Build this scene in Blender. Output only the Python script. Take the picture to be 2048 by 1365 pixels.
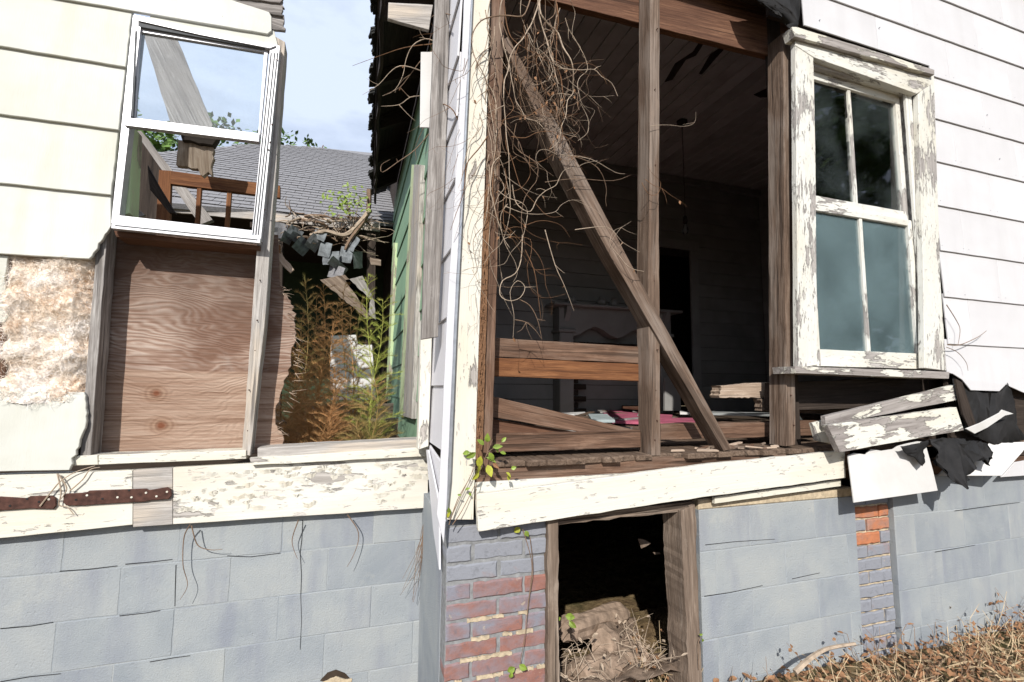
import bpy, bmesh, math, random
from mathutils import Vector, Matrix, noise as mnoise
random.seed(7)
scene = bpy.context.scene
for o in list(bpy.data.objects): bpy.data.objects.remove(o)
C = scene.collection
rad = math.radians

# ------------------------------------------------------------------ camera
EYE = 1.42                      # eye height; x runs along the front wall, y goes into the house, z is up
FOC, HEAD, PITCH, ROLL = 960.0, rad(18.5), rad(5.65), rad(0.45)
R0 = Vector((math.cos(HEAD), -math.sin(HEAD), 0))
FW = Vector((math.sin(HEAD)*math.cos(PITCH), math.cos(HEAD)*math.cos(PITCH), math.sin(PITCH)))
U0 = R0.cross(FW)
RT = R0*math.cos(ROLL) + U0*math.sin(ROLL)
UP = U0*math.cos(ROLL) - R0*math.sin(ROLL)
cam = bpy.data.cameras.new('camera'); camo = bpy.data.objects.new('camera', cam); C.objects.link(camo)
cam.sensor_width = 36.0; cam.lens = FOC/2048*36; cam.clip_start = 0.02; cam.clip_end = 2000
m = Matrix((RT, UP, -FW)).transposed().to_4x4(); m.translation = (0, 0, EYE)
camo.matrix_world = m
scene.camera = camo
scene.render.resolution_x, scene.render.resolution_y = 1024, 682

# ------------------------------------------------------------------ light
SUN_EL, SUN_AZ = rad(33), rad(26)          # azimuth off the wall's normal, from the left
S = Vector((-math.sin(SUN_AZ)*math.cos(SUN_EL), -math.cos(SUN_AZ)*math.cos(SUN_EL), math.sin(SUN_EL)))
w = bpy.data.worlds.new('World'); scene.world = w; w.use_nodes = True
nt = w.node_tree; bg = nt.nodes['Background']
sky = nt.nodes.new('ShaderNodeTexSky'); sky.sky_type = 'NISHITA'; sky.sun_disc = False
sky.sun_elevation = SUN_EL; sky.sun_rotation = math.atan2(S.x, S.y); sky.dust_density = 1.6; sky.air_density = 1.0; sky.ozone_density = 1.6
tc = nt.nodes.new('ShaderNodeTexCoord')
mp = nt.nodes.new('ShaderNodeMapping'); mp.inputs['Scale'].default_value = (1.3, 1.3, 3.2)
cl = nt.nodes.new('ShaderNodeTexNoise'); cl.inputs['Scale'].default_value = 1.7; cl.inputs['Detail'].default_value = 7; cl.inputs['Roughness'].default_value = .55
cr = nt.nodes.new('ShaderNodeValToRGB'); cr.color_ramp.elements[0].position = .20; cr.color_ramp.elements[1].position = .56
mx = nt.nodes.new('ShaderNodeMix'); mx.data_type = 'RGBA'
nt.links.new(tc.outputs['Generated'], mp.inputs['Vector']); nt.links.new(mp.outputs[0], cl.inputs['Vector'])
nt.links.new(cl.outputs['Fac'], cr.inputs['Fac']); nt.links.new(cr.outputs['Color'], mx.inputs[0])
nt.links.new(sky.outputs[0], mx.inputs[6]); mx.inputs[7].default_value = (6.4, 7.3, 9.0, 1)
nt.links.new(mx.outputs[2], bg.inputs['Color']); bg.inputs['Strength'].default_value = 0.10
sl = bpy.data.lights.new('sun', 'SUN'); sl.energy = 4.6; sl.angle = rad(.53); sl.color = (1, .955, .89)
so = bpy.data.objects.new('sun', sl); C.objects.link(so); so.location = S*30
so.rotation_euler = S.to_track_quat('Z', 'Y').to_euler()
scene.view_settings.view_transform = 'Standard'; scene.view_settings.look = 'None'
scene.view_settings.gamma = 1.0; scene.view_settings.exposure = 0.30; scene.view_settings.use_curve_mapping = False

# ------------------------------------------------------------------ geometry helpers
def ray(x, y): return FW*FOC + RT*(x-1024) - UP*(y-682.5)
EV = Vector((0, 0, EYE))
def PY(x, y, Y): d = ray(x, y); return EV + d*(Y/d.y)          # a point of the wall plane at depth Y
def PX(x, y, X): d = ray(x, y); return EV + d*(X/d.x)
def PZ(x, y, Z): d = ray(x, y); return EV + d*((Z-EYE)/d.z)
def rnd(a, b): return random.uniform(a, b)

def tag(o, label, cat, group=None):
    o['label'] = label; o['category'] = cat; o['kind'] = 'thing'
    if group: o['group'] = group
    return o
def link(o, parent=None):
    C.objects.link(o)
    if parent is not None:
        o.parent = parent; o.matrix_parent_inverse = parent.matrix_basis.inverted()
    return o
def thing(name, loc, label, cat, group=None):
    o = bpy.data.objects.new(name, None); o.empty_display_size = .1
    o.matrix_basis = Matrix.Translation(Vector(loc)); C.objects.link(o)
    return tag(o, label, cat, group)
def structure(name, loc):
    o = bpy.data.objects.new(name, None); o.matrix_basis = Matrix.Translation(Vector(loc)); C.objects.link(o)
    o['kind'] = 'structure'; return o
def frame(origin, xd, yd):
    x = xd.normalized(); y = (yd - x*yd.dot(x)).normalized(); z = x.cross(y)
    mm = Matrix((x, y, z)).transposed().to_4x4(); mm.translation = origin; return mm
def finish(name, bm, mat, parent=None, mw=None, smooth=False):
    bmesh.ops.recalc_face_normals(bm, faces=bm.faces)
    me = bpy.data.meshes.new(name); bm.to_mesh(me); bm.free()
    if mat: me.materials.append(mat)
    if smooth:
        for p in me.polygons: p.use_smooth = True
    o = bpy.data.objects.new(name, me)
    if mw is not None: o.matrix_basis = mw
    return link(o, parent)
def wobble(pts, seg, amp):
    """split every edge of an outline and push the points about a little: old timber is never straight"""
    out = []; n = len(pts)
    for i in range(n):
        a, b = pts[i], pts[(i+1) % n]; L = (b-a).length; k = max(1, int(L/seg))
        for j in range(k):
            p = a.lerp(b, j/k)
            if j: p = p + Vector((rnd(-1, 1)*amp, 0, rnd(-1, 1)*amp))
            out.append(p)
    return out
def slab(name, pts, thick, mat, parent=None, ext=None, xd=None, bevel=.0015, wob=0, seg=.07):
    """an outline (its front face) given thickness along ext; local x follows the grain"""
    ext = Vector(ext or (0, 1, 0)).normalized()
    if xd is None:
        best = max(range(len(pts)), key=lambda i: (pts[(i+1) % len(pts)]-pts[i]).length)
        xd = pts[(best+1) % len(pts)]-pts[best]
        if xd.x < 0 or (abs(xd.x) < .3*xd.length and xd.z < 0): xd = -xd
    cen = sum(pts, Vector())/len(pts)
    mw = frame(cen, Vector(xd), ext); inv = mw.inverted()
    q = [inv @ p for p in pts]
    if wob: q = wobble(q, seg, wob)
    bm = bmesh.new(); e = (inv.to_3x3() @ ext)*thick
    a = [bm.verts.new(p) for p in q]; b = [bm.verts.new(p+e) for p in q]; n = len(a)
    fa = bm.faces.new(a); bm.faces.new(b[::-1])
    for i in range(n): bm.faces.new((a[i], b[i], b[(i+1) % n], a[(i+1) % n]))
    bmesh.ops.recalc_face_normals(bm, faces=bm.faces)
    if bevel:
        bmesh.ops.bevel(bm, geom=list(fa.edges), offset=bevel, segments=1, affect='EDGES', clamp_overlap=True)
    bmesh.ops.triangulate(bm, faces=[f for f in bm.faces if len(f.verts) > 4])
    return finish(name, bm, mat, parent, mw)
def ps(name, px, Y, thick, mat, parent=None, **k):
    """slab whose outline is measured in the photograph and lies in the plane at depth Y (or a depth per point)"""
    pts = [PY(p[0], p[1], p[2] if len(p) > 2 else Y) for p in px]
    return slab(name, pts, thick, mat, parent, **k)
def box(name, x0, x1, y0, y1, z0, z1, mat, parent=None, **k):
    pts = [Vector((x0, y0, z0)), Vector((x1, y0, z0)), Vector((x1, y0, z1)), Vector((x0, y0, z1))]
    return slab(name, pts, y1-y0, mat, parent, **k)
def rag(a, b, n, amp):
    """points of a torn edge from a to b (pixels)"""
    out = []; dx, dy = b[0]-a[0], b[1]-a[1]; L = math.hypot(dx, dy) or 1
    for i in range(n+1):
        t = i/n; s = rnd(-amp, amp) if 0 < i < n else 0
        tt = t + (rnd(-.3, .3)/n if 0 < i < n else 0)
        out.append((a[0]+dx*tt-dy/L*s, a[1]+dy*tt+dx/L*s))
    return out
def tube(bm, pts, r0, r1, sides=5):
    rings = []; n = len(pts)
    for i, p in enumerate(pts):
        d = (pts[min(i+1, n-1)]-pts[max(i-1, 0)])
        if d.length < 1e-7: d = Vector((0, 0, 1))
        d.normalize(); a = d.orthogonal().normalized(); b = d.cross(a); r = r0+(r1-r0)*i/max(1, n-1)
        rings.append([bm.verts.new(p+(a*math.cos(t)+b*math.sin(t))*r) for t in (2*math.pi*k/sides for k in range(sides))])
    # align rings so the tube does not twist
    for i in range(1, n):
        best = min(range(sides), key=lambda s: sum((rings[i][(k+s) % sides].co-rings[i-1][k].co).length for k in range(sides)))
        rings[i] = rings[i][best:]+rings[i][:best]
    for i in range(n-1):
        for k in range(sides):
            bm.faces.new((rings[i][k], rings[i][(k+1) % sides], rings[i+1][(k+1) % sides], rings[i+1][k]))
    bm.faces.new(rings[0][::-1]); bm.faces.new(rings[-1])
def smoothline(pts, n=8):
    """Catmull-Rom through points"""
    P = [pts[0]]+list(pts)+[pts[-1]]; out = []
    for i in range(1, len(P)-2):
        p0, p1, p2, p3 = P[i-1], P[i], P[i+1], P[i+2]
        for j in range(n):
            t = j/n
            out.append(.5*((2*p1)+(p2-p0)*t+(2*p0-5*p1+4*p2-p3)*t*t+(3*p1-p0-3*p2+p3)*t**3))
    out.append(pts[-1]); return out

# ------------------------------------------------------------------ materials
class Mt:
    def __init__(s, name, rough=.85, spec=.25):
        s.m = bpy.data.materials.new(name); s.m.use_nodes = True; s.t = s.m.node_tree
        s.b = s.t.nodes['Principled BSDF']; s.b.inputs['Roughness'].default_value = rough
        s.b.inputs['Specular IOR Level'].default_value = spec
        s.tc = s.t.nodes.new('ShaderNodeTexCoord'); s.oi = s.t.nodes.new('ShaderNodeObjectInfo')
        v = s.t.nodes.new('ShaderNodeVectorMath'); v.operation = 'SCALE'; v.inputs[0].default_value = (31, 17, 23)
        s.t.links.new(s.oi.outputs['Random'], v.inputs['Scale'])
        a = s.t.nodes.new('ShaderNodeVectorMath'); a.operation = 'ADD'
        s.t.links.new(s.tc.outputs['Object'], a.inputs[0]); s.t.links.new(v.outputs[0], a.inputs[1]); s.v = a.outputs[0]
        s.rand = s.oi.outputs['Random']
    def put(s, sock, val):
        if isinstance(val, bpy.types.NodeSocket): s.t.links.new(val, sock)
        elif isinstance(val, tuple): sock.default_value = (*val, 1) if len(val) == 3 and sock.type == 'RGBA' else val
        else: sock.default_value = val
    def vec(s, sc, src=None):
        n = s.t.nodes.new('ShaderNodeMapping'); s.put(n.inputs['Vector'], src or s.v); n.inputs['Scale'].default_value = sc; return n.outputs[0]
    def noise(s, sc, scale=1, detail=5, rough=.55, dist=0, src=None):
        n = s.t.nodes.new('ShaderNodeTexNoise'); s.put(n.inputs['Vector'], s.vec(sc, src))
        for k, x in (('Scale', scale), ('Detail', detail), ('Roughness', rough), ('Distortion', dist)): n.inputs[k].default_value = x
        return n.outputs['Fac']
    def ramp(s, fac, stops):
        n = s.t.nodes.new('ShaderNodeValToRGB'); s.put(n.inputs['Fac'], fac); e = n.color_ramp.elements
        while len(e) < len(stops): e.new(.5)
        for el, (p, c) in zip(e, stops): el.position = p; el.color = (*c, 1) if isinstance(c, tuple) else (c, c, c, 1)
        return n.outputs['Color']
    def mix(s, fac, a, b, kind='MIX'):
        n = s.t.nodes.new('ShaderNodeMix'); n.data_type = 'RGBA'; n.blend_type = kind
        s.put(n.inputs[0], fac); s.put(n.inputs[6], a); s.put(n.inputs[7], b); return n.outputs[2]
    def math(s, op, a, b=0.):
        n = s.t.nodes.new('ShaderNodeMath'); n.operation = op; s.put(n.inputs[0], a); s.put(n.inputs[1], b); return n.outputs[0]
    def bump(s, h, strength=.5, dist=.004):
        n = s.t.nodes.new('ShaderNodeBump'); s.put(n.inputs['Height'], h); n.inputs['Strength'].default_value = strength; n.inputs['Distance'].default_value = dist
        s.t.links.new(n.outputs[0], s.b.inputs['Normal'])
    def col(s, c): s.put(s.b.inputs['Base Color'], c); return s.m

def wood(name, dark, mid, light, crack=.6, grain=1., tint=None):
    s = Mt(name)
    g = s.noise((3, 55*grain, 55*grain), 1, 6, .6, .6); f = s.noise((14, 260, 260), 1, 3, .6)
    big = s.noise((2.2, 9, 9), 1, 4, .55)
    c = s.ramp(g, [(.3, dark), (.5, mid), (.72, light)])
    c = s.mix(s.ramp(f, [(.40, .0), (.66, .62)]), c, dark)
    if tint: c = s.mix(s.ramp(big, [(.48, 0.), (.62, .75)]), c, tint)
    else: c = s.mix(s.ramp(big, [(.35, .5), (.6, 0.)]), c, dark)
    c = s.mix(s.ramp(s.noise((2.6, 115, 115), 1, 4, .6, .4), [(.50, 0.), (.64, .6)]), c, tuple(x*.6 for x in dark))
    c = s.mix(s.ramp(s.noise((7, 16, 16), 1, 6, .7), [(.58, 0.), (.72, .45)]), c, light)
    k = s.ramp(s.noise((1.3, 38, 38), 1, 3, .5, .3), [(.60, 0.), (.66, crack)])
    c = s.mix(k, c, tuple(x*.22 for x in dark))
    h = s.math('SUBTRACT', s.math('ADD', g, s.math('MULTIPLY', f, .5)), k); s.bump(h, .8, .004)
    v = s.mix(s.ramp(s.rand, [(0, 0.), (1, .3)]), c, mid)
    return s.col(v)
def peel(name, paint, wdark, wlight, amt=.5, sc=1., stain=(.46, .40, .27), alligator=False):
    """flaking paint over bare weathered wood"""
    s = Mt(name, .7)
    g = s.noise((3, 60, 60), 1, 6, .6, .5)
    wcol = s.ramp(g, [(.3, wdark), (.7, wlight)])
    n1 = s.noise((4.5*sc, 24*sc, 24*sc), 1, 9, .66, .4); n2 = s.noise((2.4, 4.5, 4.5), 1, 4, .55)
    t = s.math('ADD', s.math('MULTIPLY', n1, .62), s.math('MULTIPLY', n2, .78))
    e = .70+.30*(.5-amt)
    mask = s.ramp(t, [(e-.012, 0.), (e+.012, 1.)])
    pc = s.mix(s.ramp(s.noise((1.5, 6, 6), 1, 5, .6), [(.45, 0.), (.75, .55)]), paint, stain)
    fl = s.ramp(s.noise((16*sc, 60*sc, 60*sc), 1, 6, .6, .6), [(.62, 0.), (.66, .8)])
    pc = s.mix(fl, pc, wlight)
    c = s.mix(mask, pc, wcol)
    h = s.math('ADD', s.math('MULTIPLY', s.math('SUBTRACT', 1., mask), 1.2), s.math('MULTIPLY', g, .5))
    h = s.math('SUBTRACT', h, s.math('MULTIPLY', fl, .6))
    s.bump(h, .9, .004)
    return s.col(c)
def painted(name, base, stain, stain_amt=.35, streak=(3, 14, 2.0), spots=True, rough=.6, bumpk=.25):
    s = Mt(name, rough)
    st = s.ramp(s.noise(streak, 1, 6, .6), [(.48, 0.), (.78, stain_amt)])
    c = s.mix(st, base, stain)
    c = s.mix(s.ramp(s.noise((1.2, 1.2, 1.6), 1, 5, .6), [(.42, 0.), (.7, stain_amt*.8)]), c, tuple(x*.82 for x in stain))
    c = s.mix(s.ramp(s.noise((4, 4, 9), 1, 4, .5), [(.5, 0.), (.8, stain_amt*.6)]), c, tuple(x*.8 for x in base))
    if spots: c = s.mix(s.ramp(s.noise((28, 28, 28), 1, 5, .7), [(.72, 0.), (.76, .55)]), c, tuple(x*.5 for x in stain))
    v = s.mix(s.ramp(s.rand, [(0, 0.), (1, .14)]), c, stain)
    s.bump(s.math('ADD', s.noise((180, 180, 30), 1, 3, .6), s.math('MULTIPLY', s.noise((5, 5, 5), 1, 3), 2.)), bumpk, .003)
    return s.col(v)
def plain(name, c, rough=.8, metal=0., var=.3, sc=12, spec=.3, bumpk=.3):
    s = Mt(name, rough, spec); s.b.inputs['Metallic'].default_value = metal
    n = s.noise((sc, sc, sc), 1, 6, .6)
    s.bump(n, bumpk, .004)
    return s.col(s.mix(s.ramp(n, [(.3, 0.), (.75, 1.)]), tuple(x*(1-var) for x in c), tuple(min(1, x*(1+var)) for x in c)))

W_GREY = wood('weathered_grey_wood', (.13, .115, .105), (.30, .28, .265), (.47, .45, .43))
W_GREYL = wood('pale_grey_wood', (.22, .20, .185), (.42, .395, .37), (.58, .55, .52), tint=(.50, .42, .33))
W_BROWN = wood('brown_stud_wood', (.062, .034, .022), (.15, .086, .056), (.26, .165, .115), tint=(.21, .155, .12))
W_STUD = wood('grey_brown_stud_wood', (.062, .04, .028), (.155, .106, .077), (.27, .205, .16), tint=(.24, .20, .17))
W_RED = wood('red_brown_wood', (.07, .032, .02), (.15, .075, .045), (.23, .125, .075), crack=.6)
W_ORNG = wood('fresh_orange_wood', (.095, .037, .017), (.19, .08, .033), (.28, .13, .056), crack=.25, grain=.7)
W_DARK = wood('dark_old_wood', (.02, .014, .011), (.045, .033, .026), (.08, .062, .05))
W_FLOOR = wood('old_floor_wood', (.07, .046, .032), (.16, .112, .08), (.27, .20, .15))
W_ROT = wood('rotten_post_wood', (.09, .065, .05), (.22, .165, .125), (.40, .33, .27), crack=.9, grain=.6)
W_LIGHT = wood('split_pale_wood', (.25, .18, .13), (.45, .35, .27), (.62, .52, .43), crack=.5)
P_CREAM = peel('peeling_cream_paint', (.62, .60, .525), (.20, .18, .165), (.46, .43, .40), .30)
P_CREAMLESS = peel('cream_paint_few_flakes', (.62, .60, .535), (.20, .18, .165), (.46, .43, .40), .02, stain=(.55, .47, .33))
P_HALF = peel('half_flaked_cream_paint', (.60, .585, .525), (.16, .14, .13), (.38, .35, .33), .52)
P_WIN = peel('flaking_window_paint', (.605, .60, .56), (.23, .21, .20), (.43, .405, .38), .24, 2.2)
P_SKIRT = peel('alligatored_white_paint', (.62, .605, .555), (.24, .22, .20), (.52, .49, .46), .14, .8, stain=(.52, .45, .34))
P_GREENTRIM = peel('flaking_pale_green_paint', (.47, .58, .34), (.22, .19, .15), (.52, .46, .36), .30)
S_LEFT = painted('cream_white_siding', (.565, .57, .535), (.42, .415, .32), .6, (8, 8, 1.1))
S_RIGHT = painted('white_siding', (.585, .582, .598), (.46, .45, .455), .38, (7, 7, .9))
S_GREY = painted('lilac_grey_siding', (.64, .635, .665), (.46, .45, .47), .3)
S_GREEN = painted('sage_green_siding', (.24, .38, .25), (.15, .25, .18), .45)
S_METAL = painted('painted_corner_metal', (.58, .58, .61), (.45, .45, .47), .3, rough=.4)
S_PANEL = painted('white_sheet', (.62, .615, .61), (.42, .40, .36), .5)
ALU = plain('aluminium_frame', (.50, .50, .52), .42, .45, .12, 30, .5, .05)
GALV = plain('galvanised_edge', (.36, .38, .41), .45, .7, .2, 30, .5, .1)
FELT = plain('black_tar_felt', (.013, .0125, .013), .8, 0, .45, 18, .35, .6)
SHING = plain('grey_shingle', (.215, .213, .222), .9, 0, .3, 60, .2, .6)
SHINGD = plain('old_dark_shingle', (.035, .036, .035), .9, 0, .4, 40, .2, .6)
SHINGT = plain('torn_grey_shingle', (.16, .175, .185), .85, 0, .4, 25, .25, .6)
TWIG = plain('dry_vine_bark', (.185, .125, .085), .8, 0, .45, 40, .2, .3)
TWIGL = plain('bleached_vine_bark', (.36, .285, .215), .8, 0, .35, 40, .2, .3)
ROOT = plain('red_brown_vine_bark', (.16, .085, .045), .85, 0, .45, 50, .2, .5)
MORT = plain('grey_mortar', (.22, .225, .23), .9, 0, .3, 40, .2, .6)
MORTT = plain('tan_mortar', (.45, .37, .26), .9, 0, .3, 50, .2, .7)
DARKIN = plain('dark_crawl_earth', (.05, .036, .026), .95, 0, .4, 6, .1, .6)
CEIL = painted('dingy_ceiling_paint', (.52, .51, .50), (.22, .20, .19), .6)
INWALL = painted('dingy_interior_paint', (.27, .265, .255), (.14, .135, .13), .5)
MANTEL = painted('dull_mantel_paint', (.30, .295, .285), (.16, .155, .15), .5)
LEAFG = plain('yellow_green_leaf', (.17, .24, .035), .5, 0, .5, 30, .4, .2)
LEAFD = plain('dry_brown_leaf', (.235, .125, .065), .8, 0, .5, 30, .2, .3)
TREELEAF = plain('tree_leaf', (.09, .16, .03), .6, 0, .5, 5, .3, .1)
STRAW = plain('dry_straw', (.46, .35, .22), .85, 0, .4, 20, .2, .2)
RUST = plain('rusted_iron', (.075, .033, .024), .75, .15, .5, 45, .3, .5)

def mk_block():
    s = Mt('blue_grey_painted_block', .85)
    a = s.noise((2.5, 2.5, 2.5), 1, 6, .6, .4); st = s.noise((6, 6, 1.2), 1, 5, .6)
    c = s.ramp(a, [(.32, (.225, .25, .275)), (.5, (.285, .308, .322)), (.7, (.335, .35, .345))])
    c = s.mix(s.ramp(st, [(.52, 0.), (.74, .62)]), c, (.185, .20, .25))
    c = s.mix(s.ramp(s.noise((5, 5, 5), 1, 6, .65), [(.62, 0.), (.72, .35)]), c, (.42, .42, .38))
    c = s.mix(s.ramp(s.rand, [(0, 0.), (1, .12)]), c, (.24, .26, .295))
    c = s.mix(s.ramp(s.noise((45, 45, 45), 1, 6, .75), [(.64, 0.), (.74, .20)]), c, (.18, .19, .21))
    f = s.noise((150, 150, 150), 1, 5, .7); p = s.ramp(s.noise((60, 60, 60), 1, 2, .5), [(.66, 0.), (.74, 1.)])
    s.bump(s.math('SUBTRACT', s.math('ADD', s.math('MULTIPLY', f, 1.6), s.math('MULTIPLY', a, 2.)), s.math('MULTIPLY', p, .5)), .5, .004)
    return s.col(c)
BLOCK = mk_block()
def mk_brick(name, red, paint, thr):
    s = Mt(name, .88)
    n = s.noise((9, 9, 14), 1, 6, .62, .3)
    r = s.mix(s.noise((30, 30, 30), 1, 5, .6), tuple(x*.65 for x in red), tuple(min(1, x*1.25) for x in red))
    off = s.math('MULTIPLY', s.math('SUBTRACT', s.rand, .5), .36)
    mk = s.ramp(s.math('ADD', n, off), [(thr-.17, 0.), (thr+.17, .9)])
    c = s.mix(mk, paint, r)
    c = s.mix(s.ramp(s.noise((38, 38, 38), 1, 6, .7), [(.55, 0.), (.68, .5)]), c, tuple(x*.55 for x in paint))
    c = s.mix(s.ramp(s.noise((22, 22, 22), 1, 5, .7), [(.66, 0.), (.72, .6)]), c, (.42, .35, .26))
    s.bump(s.math('ADD', s.noise((80, 80, 80), 1, 5, .7), n), .6, .004)
    return s.col(c)
BRICK = mk_brick('worn_painted_brick', (.26, .115, .085), (.20, .20, .235), .43)
BRICKG = mk_brick('grey_painted_brick', (.30, .14, .10), (.225, .235, .265), .78)
BRICKO = mk_brick('bare_orange_brick', (.46, .165, .07), (.27, .2, .18), .34)

def mk_ply(knots, seam):
    s = Mt('weathered_plywood', .85)
    d = s.noise((1.5, 1, 4.2), 1, 4, .5, .5)
    sv = s.t.nodes.new('ShaderNodeSeparateXYZ'); s.t.links.new(s.v, sv.inputs[0])
    q = s.math('ADD', s.math('MULTIPLY', sv.outputs['Z'], 95.), s.math('MULTIPLY', d, 52.))
    wv = s.math('SINE', s.math('MULTIPLY', q, 2.6)); wv = s.math('ADD', s.math('MULTIPLY', wv, .5), .5)
    fine = s.noise((5, 1, 170), 1, 4, .6)
    c = s.ramp(s.math('ADD', s.math('MULTIPLY', wv, .34), s.math('MULTIPLY', fine, .85)), [(.22, (.14, .075, .052)), (.5, (.28, .19, .145)), (.85, (.40, .32, .27))])
    big = s.noise((2.2, 1, 3.5), 1, 4, .55)
    c = s.mix(s.ramp(big, [(.47, 0.), (.62, .8)]), c, (.13, .066, .042))
    c = s.mix(s.ramp(s.noise((5, 1, 3), 1, 6, .65), [(.6, 0.), (.75, .5)]), c, (.34, .30, .27))
    so_ = s.t.nodes.new('ShaderNodeSeparateXYZ'); s.t.links.new(s.tc.outputs['Object'], so_.inputs[0])
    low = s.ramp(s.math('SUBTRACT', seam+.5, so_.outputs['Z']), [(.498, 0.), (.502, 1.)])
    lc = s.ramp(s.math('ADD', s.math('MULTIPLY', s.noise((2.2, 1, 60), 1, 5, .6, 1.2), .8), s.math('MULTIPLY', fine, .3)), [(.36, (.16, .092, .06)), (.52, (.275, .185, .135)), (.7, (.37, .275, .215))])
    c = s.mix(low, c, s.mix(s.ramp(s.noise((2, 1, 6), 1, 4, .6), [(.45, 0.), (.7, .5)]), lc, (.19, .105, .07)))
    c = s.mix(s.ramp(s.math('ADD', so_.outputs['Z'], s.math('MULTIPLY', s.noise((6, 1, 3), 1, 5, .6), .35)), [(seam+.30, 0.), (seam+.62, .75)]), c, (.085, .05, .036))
    # two round knots low on the sheet
    for kx, kz in knots:
        vm = s.t.nodes.new('ShaderNodeVectorMath'); vm.operation = 'DISTANCE'
        cv = s.t.nodes.new('ShaderNodeMapping'); s.t.links.new(s.tc.outputs['Object'], cv.inputs[0]); cv.inputs['Scale'].default_value = (1, 0, 1.15)
        s.t.links.new(cv.outputs[0], vm.inputs[0]); vm.inputs[1].default_value = (kx, 0, kz*1.15)
        rr = s.math('ADD', vm.outputs['Value'], s.math('MULTIPLY', s.noise((14, 14, 14), 1, 4), .03))
        rings = s.math('ADD', s.math('MULTIPLY', s.math('SINE', s.math('MULTIPLY', rr, 300.)), .5), .5)
        kc = s.mix(rings, (.15, .075, .045), (.26, .165, .11))
        c = s.mix(s.ramp(rr, [(.03, .85), (.085, 0.)]), c, kc)
        c = s.mix(s.ramp(rr, [(.026, 1.), (.036, 0.)]), c, (.15, .055, .028))
    s.bump(s.math('ADD', wv, fine), .5, .003)
    return s.col(c)
def mk_insul():
    s = Mt('fibreglass_insulation', .95, .1)
    a = s.noise((9, 9, 9), 1, 6, .65)
    c = s.ramp(a, [(.34, (.68, .47, .31)), (.47, (.83, .73, .62)), (.62, (.86, .82, .785))])
    s.bump(s.noise((60, 60, 60), 1, 6, .75), .6, .008)
    return s.col(c)
INSUL = mk_insul()
def mk_glass(name, dirt, dcol, lo, hi, tint=(.93, .96, .97)):
    s = Mt(name); t = s.t
    tr = t.nodes.new('ShaderNodeBsdfTransparent'); tr.inputs[0].default_value = (*tint, 1)
    gl = t.nodes.new('ShaderNodeBsdfGlossy'); gl.inputs['Roughness'].default_value = .03
    fr = t.nodes.new('ShaderNodeFresnel'); fr.inputs['IOR'].default_value = 1.5
    m1 = t.nodes.new('ShaderNodeMixShader'); t.links.new(fr.outputs[0], m1.inputs[0]); t.links.new(tr.outputs[0], m1.inputs[1]); t.links.new(gl.outputs[0], m1.inputs[2])
    df = t.nodes.new('ShaderNodeBsdfDiffuse'); df.inputs[0].default_value = (*dcol, 1)
    n = s.math('ADD', s.math('MULTIPLY', s.noise((3, 3, 3), 1, 4, .5), .8), s.math('MULTIPLY', s.noise((45, 45, 45), 1, 5, .7), .2))
    fac = s.ramp(n, [(lo, dirt[0]), (hi, dirt[1])])
    sp = s.ramp(s.noise((120, 120, 120), 1, 2, .5), [(.73, 0.), (.78, .25)])
    m2 = t.nodes.new('ShaderNodeMixShader'); t.links.new(s.math('ADD', fac, sp), m2.inputs[0]); t.links.new(m1.outputs[0], m2.inputs[1]); t.links.new(df.outputs[0], m2.inputs[2])
    t.links.new(m2.outputs[0], t.nodes['Material Output'].inputs['Surface']); return s.m
GLASS = mk_glass('dusty_glass', (.0, .10), (.55, .58, .62), .4, .75)
GLASSUP = mk_glass('dark_pane_glass', (.0, .07), (.30, .36, .36), .45, .78)
GLASSLOW = mk_glass('hazy_pane_glass', (.08, .30), (.25, .35, .375), .25, .75)

# ------------------------------------------------------------------ the setting
def mk_ground():
    s = Mt('dry_ground', .95, .1)
    a = s.noise((1.3, 1.3, 1.3), 1, 8, .65); b = s.noise((14, 14, 14), 1, 6, .7)
    c = s.ramp(b, [(.3, (.06, .04, .022)), (.5, (.16, .11, .06)), (.72, (.30, .22, .12))])
    c = s.mix(s.ramp(a, [(.45, 0.), (.65, .6)]), c, (.07, .085, .03)); s.bump(s.math('ADD', a, b), 1., .03)
    return s.col(c)
bm = bmesh.new()
gx = [-300, -60, -20, -8] + [-5+.25*i for i in range(57)] + [12, 25, 60, 300]
gy = [-300, -60, -20, -8] + [-4+.25*i for i in range(49)] + [12, 25, 60, 300]
def gz(x, y):
    h = .05*mnoise.noise(Vector((x*.9, y*.9, 0)))+.03*mnoise.noise(Vector((x*3, y*3, 4)))
    if -1 < x < 7 and 0 < y < 2.6: h += max(0, min(1, (x-1.1)/.5))*(.15-.035*(x-1.6))*max(0, min(1, (y-.9)))
    return h if abs(x) < 9 and abs(y) < 9 else 0
V = [[bm.verts.new((x, y, gz(x, y)+.0)) for x in gx] for y in gy]
for j in range(len(gy)-1):
    for i in range(len(gx)-1): bm.faces.new((V[j][i], V[j][i+1], V[j+1][i+1], V[j+1][i]))
g = finish('ground', bm, mk_ground(), smooth=True); g['kind'] = 'structure'

YB, YF = 2.50, 1.83            # faces of the left and the right foundation
XC = .385                      # the side wall that joins them

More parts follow.
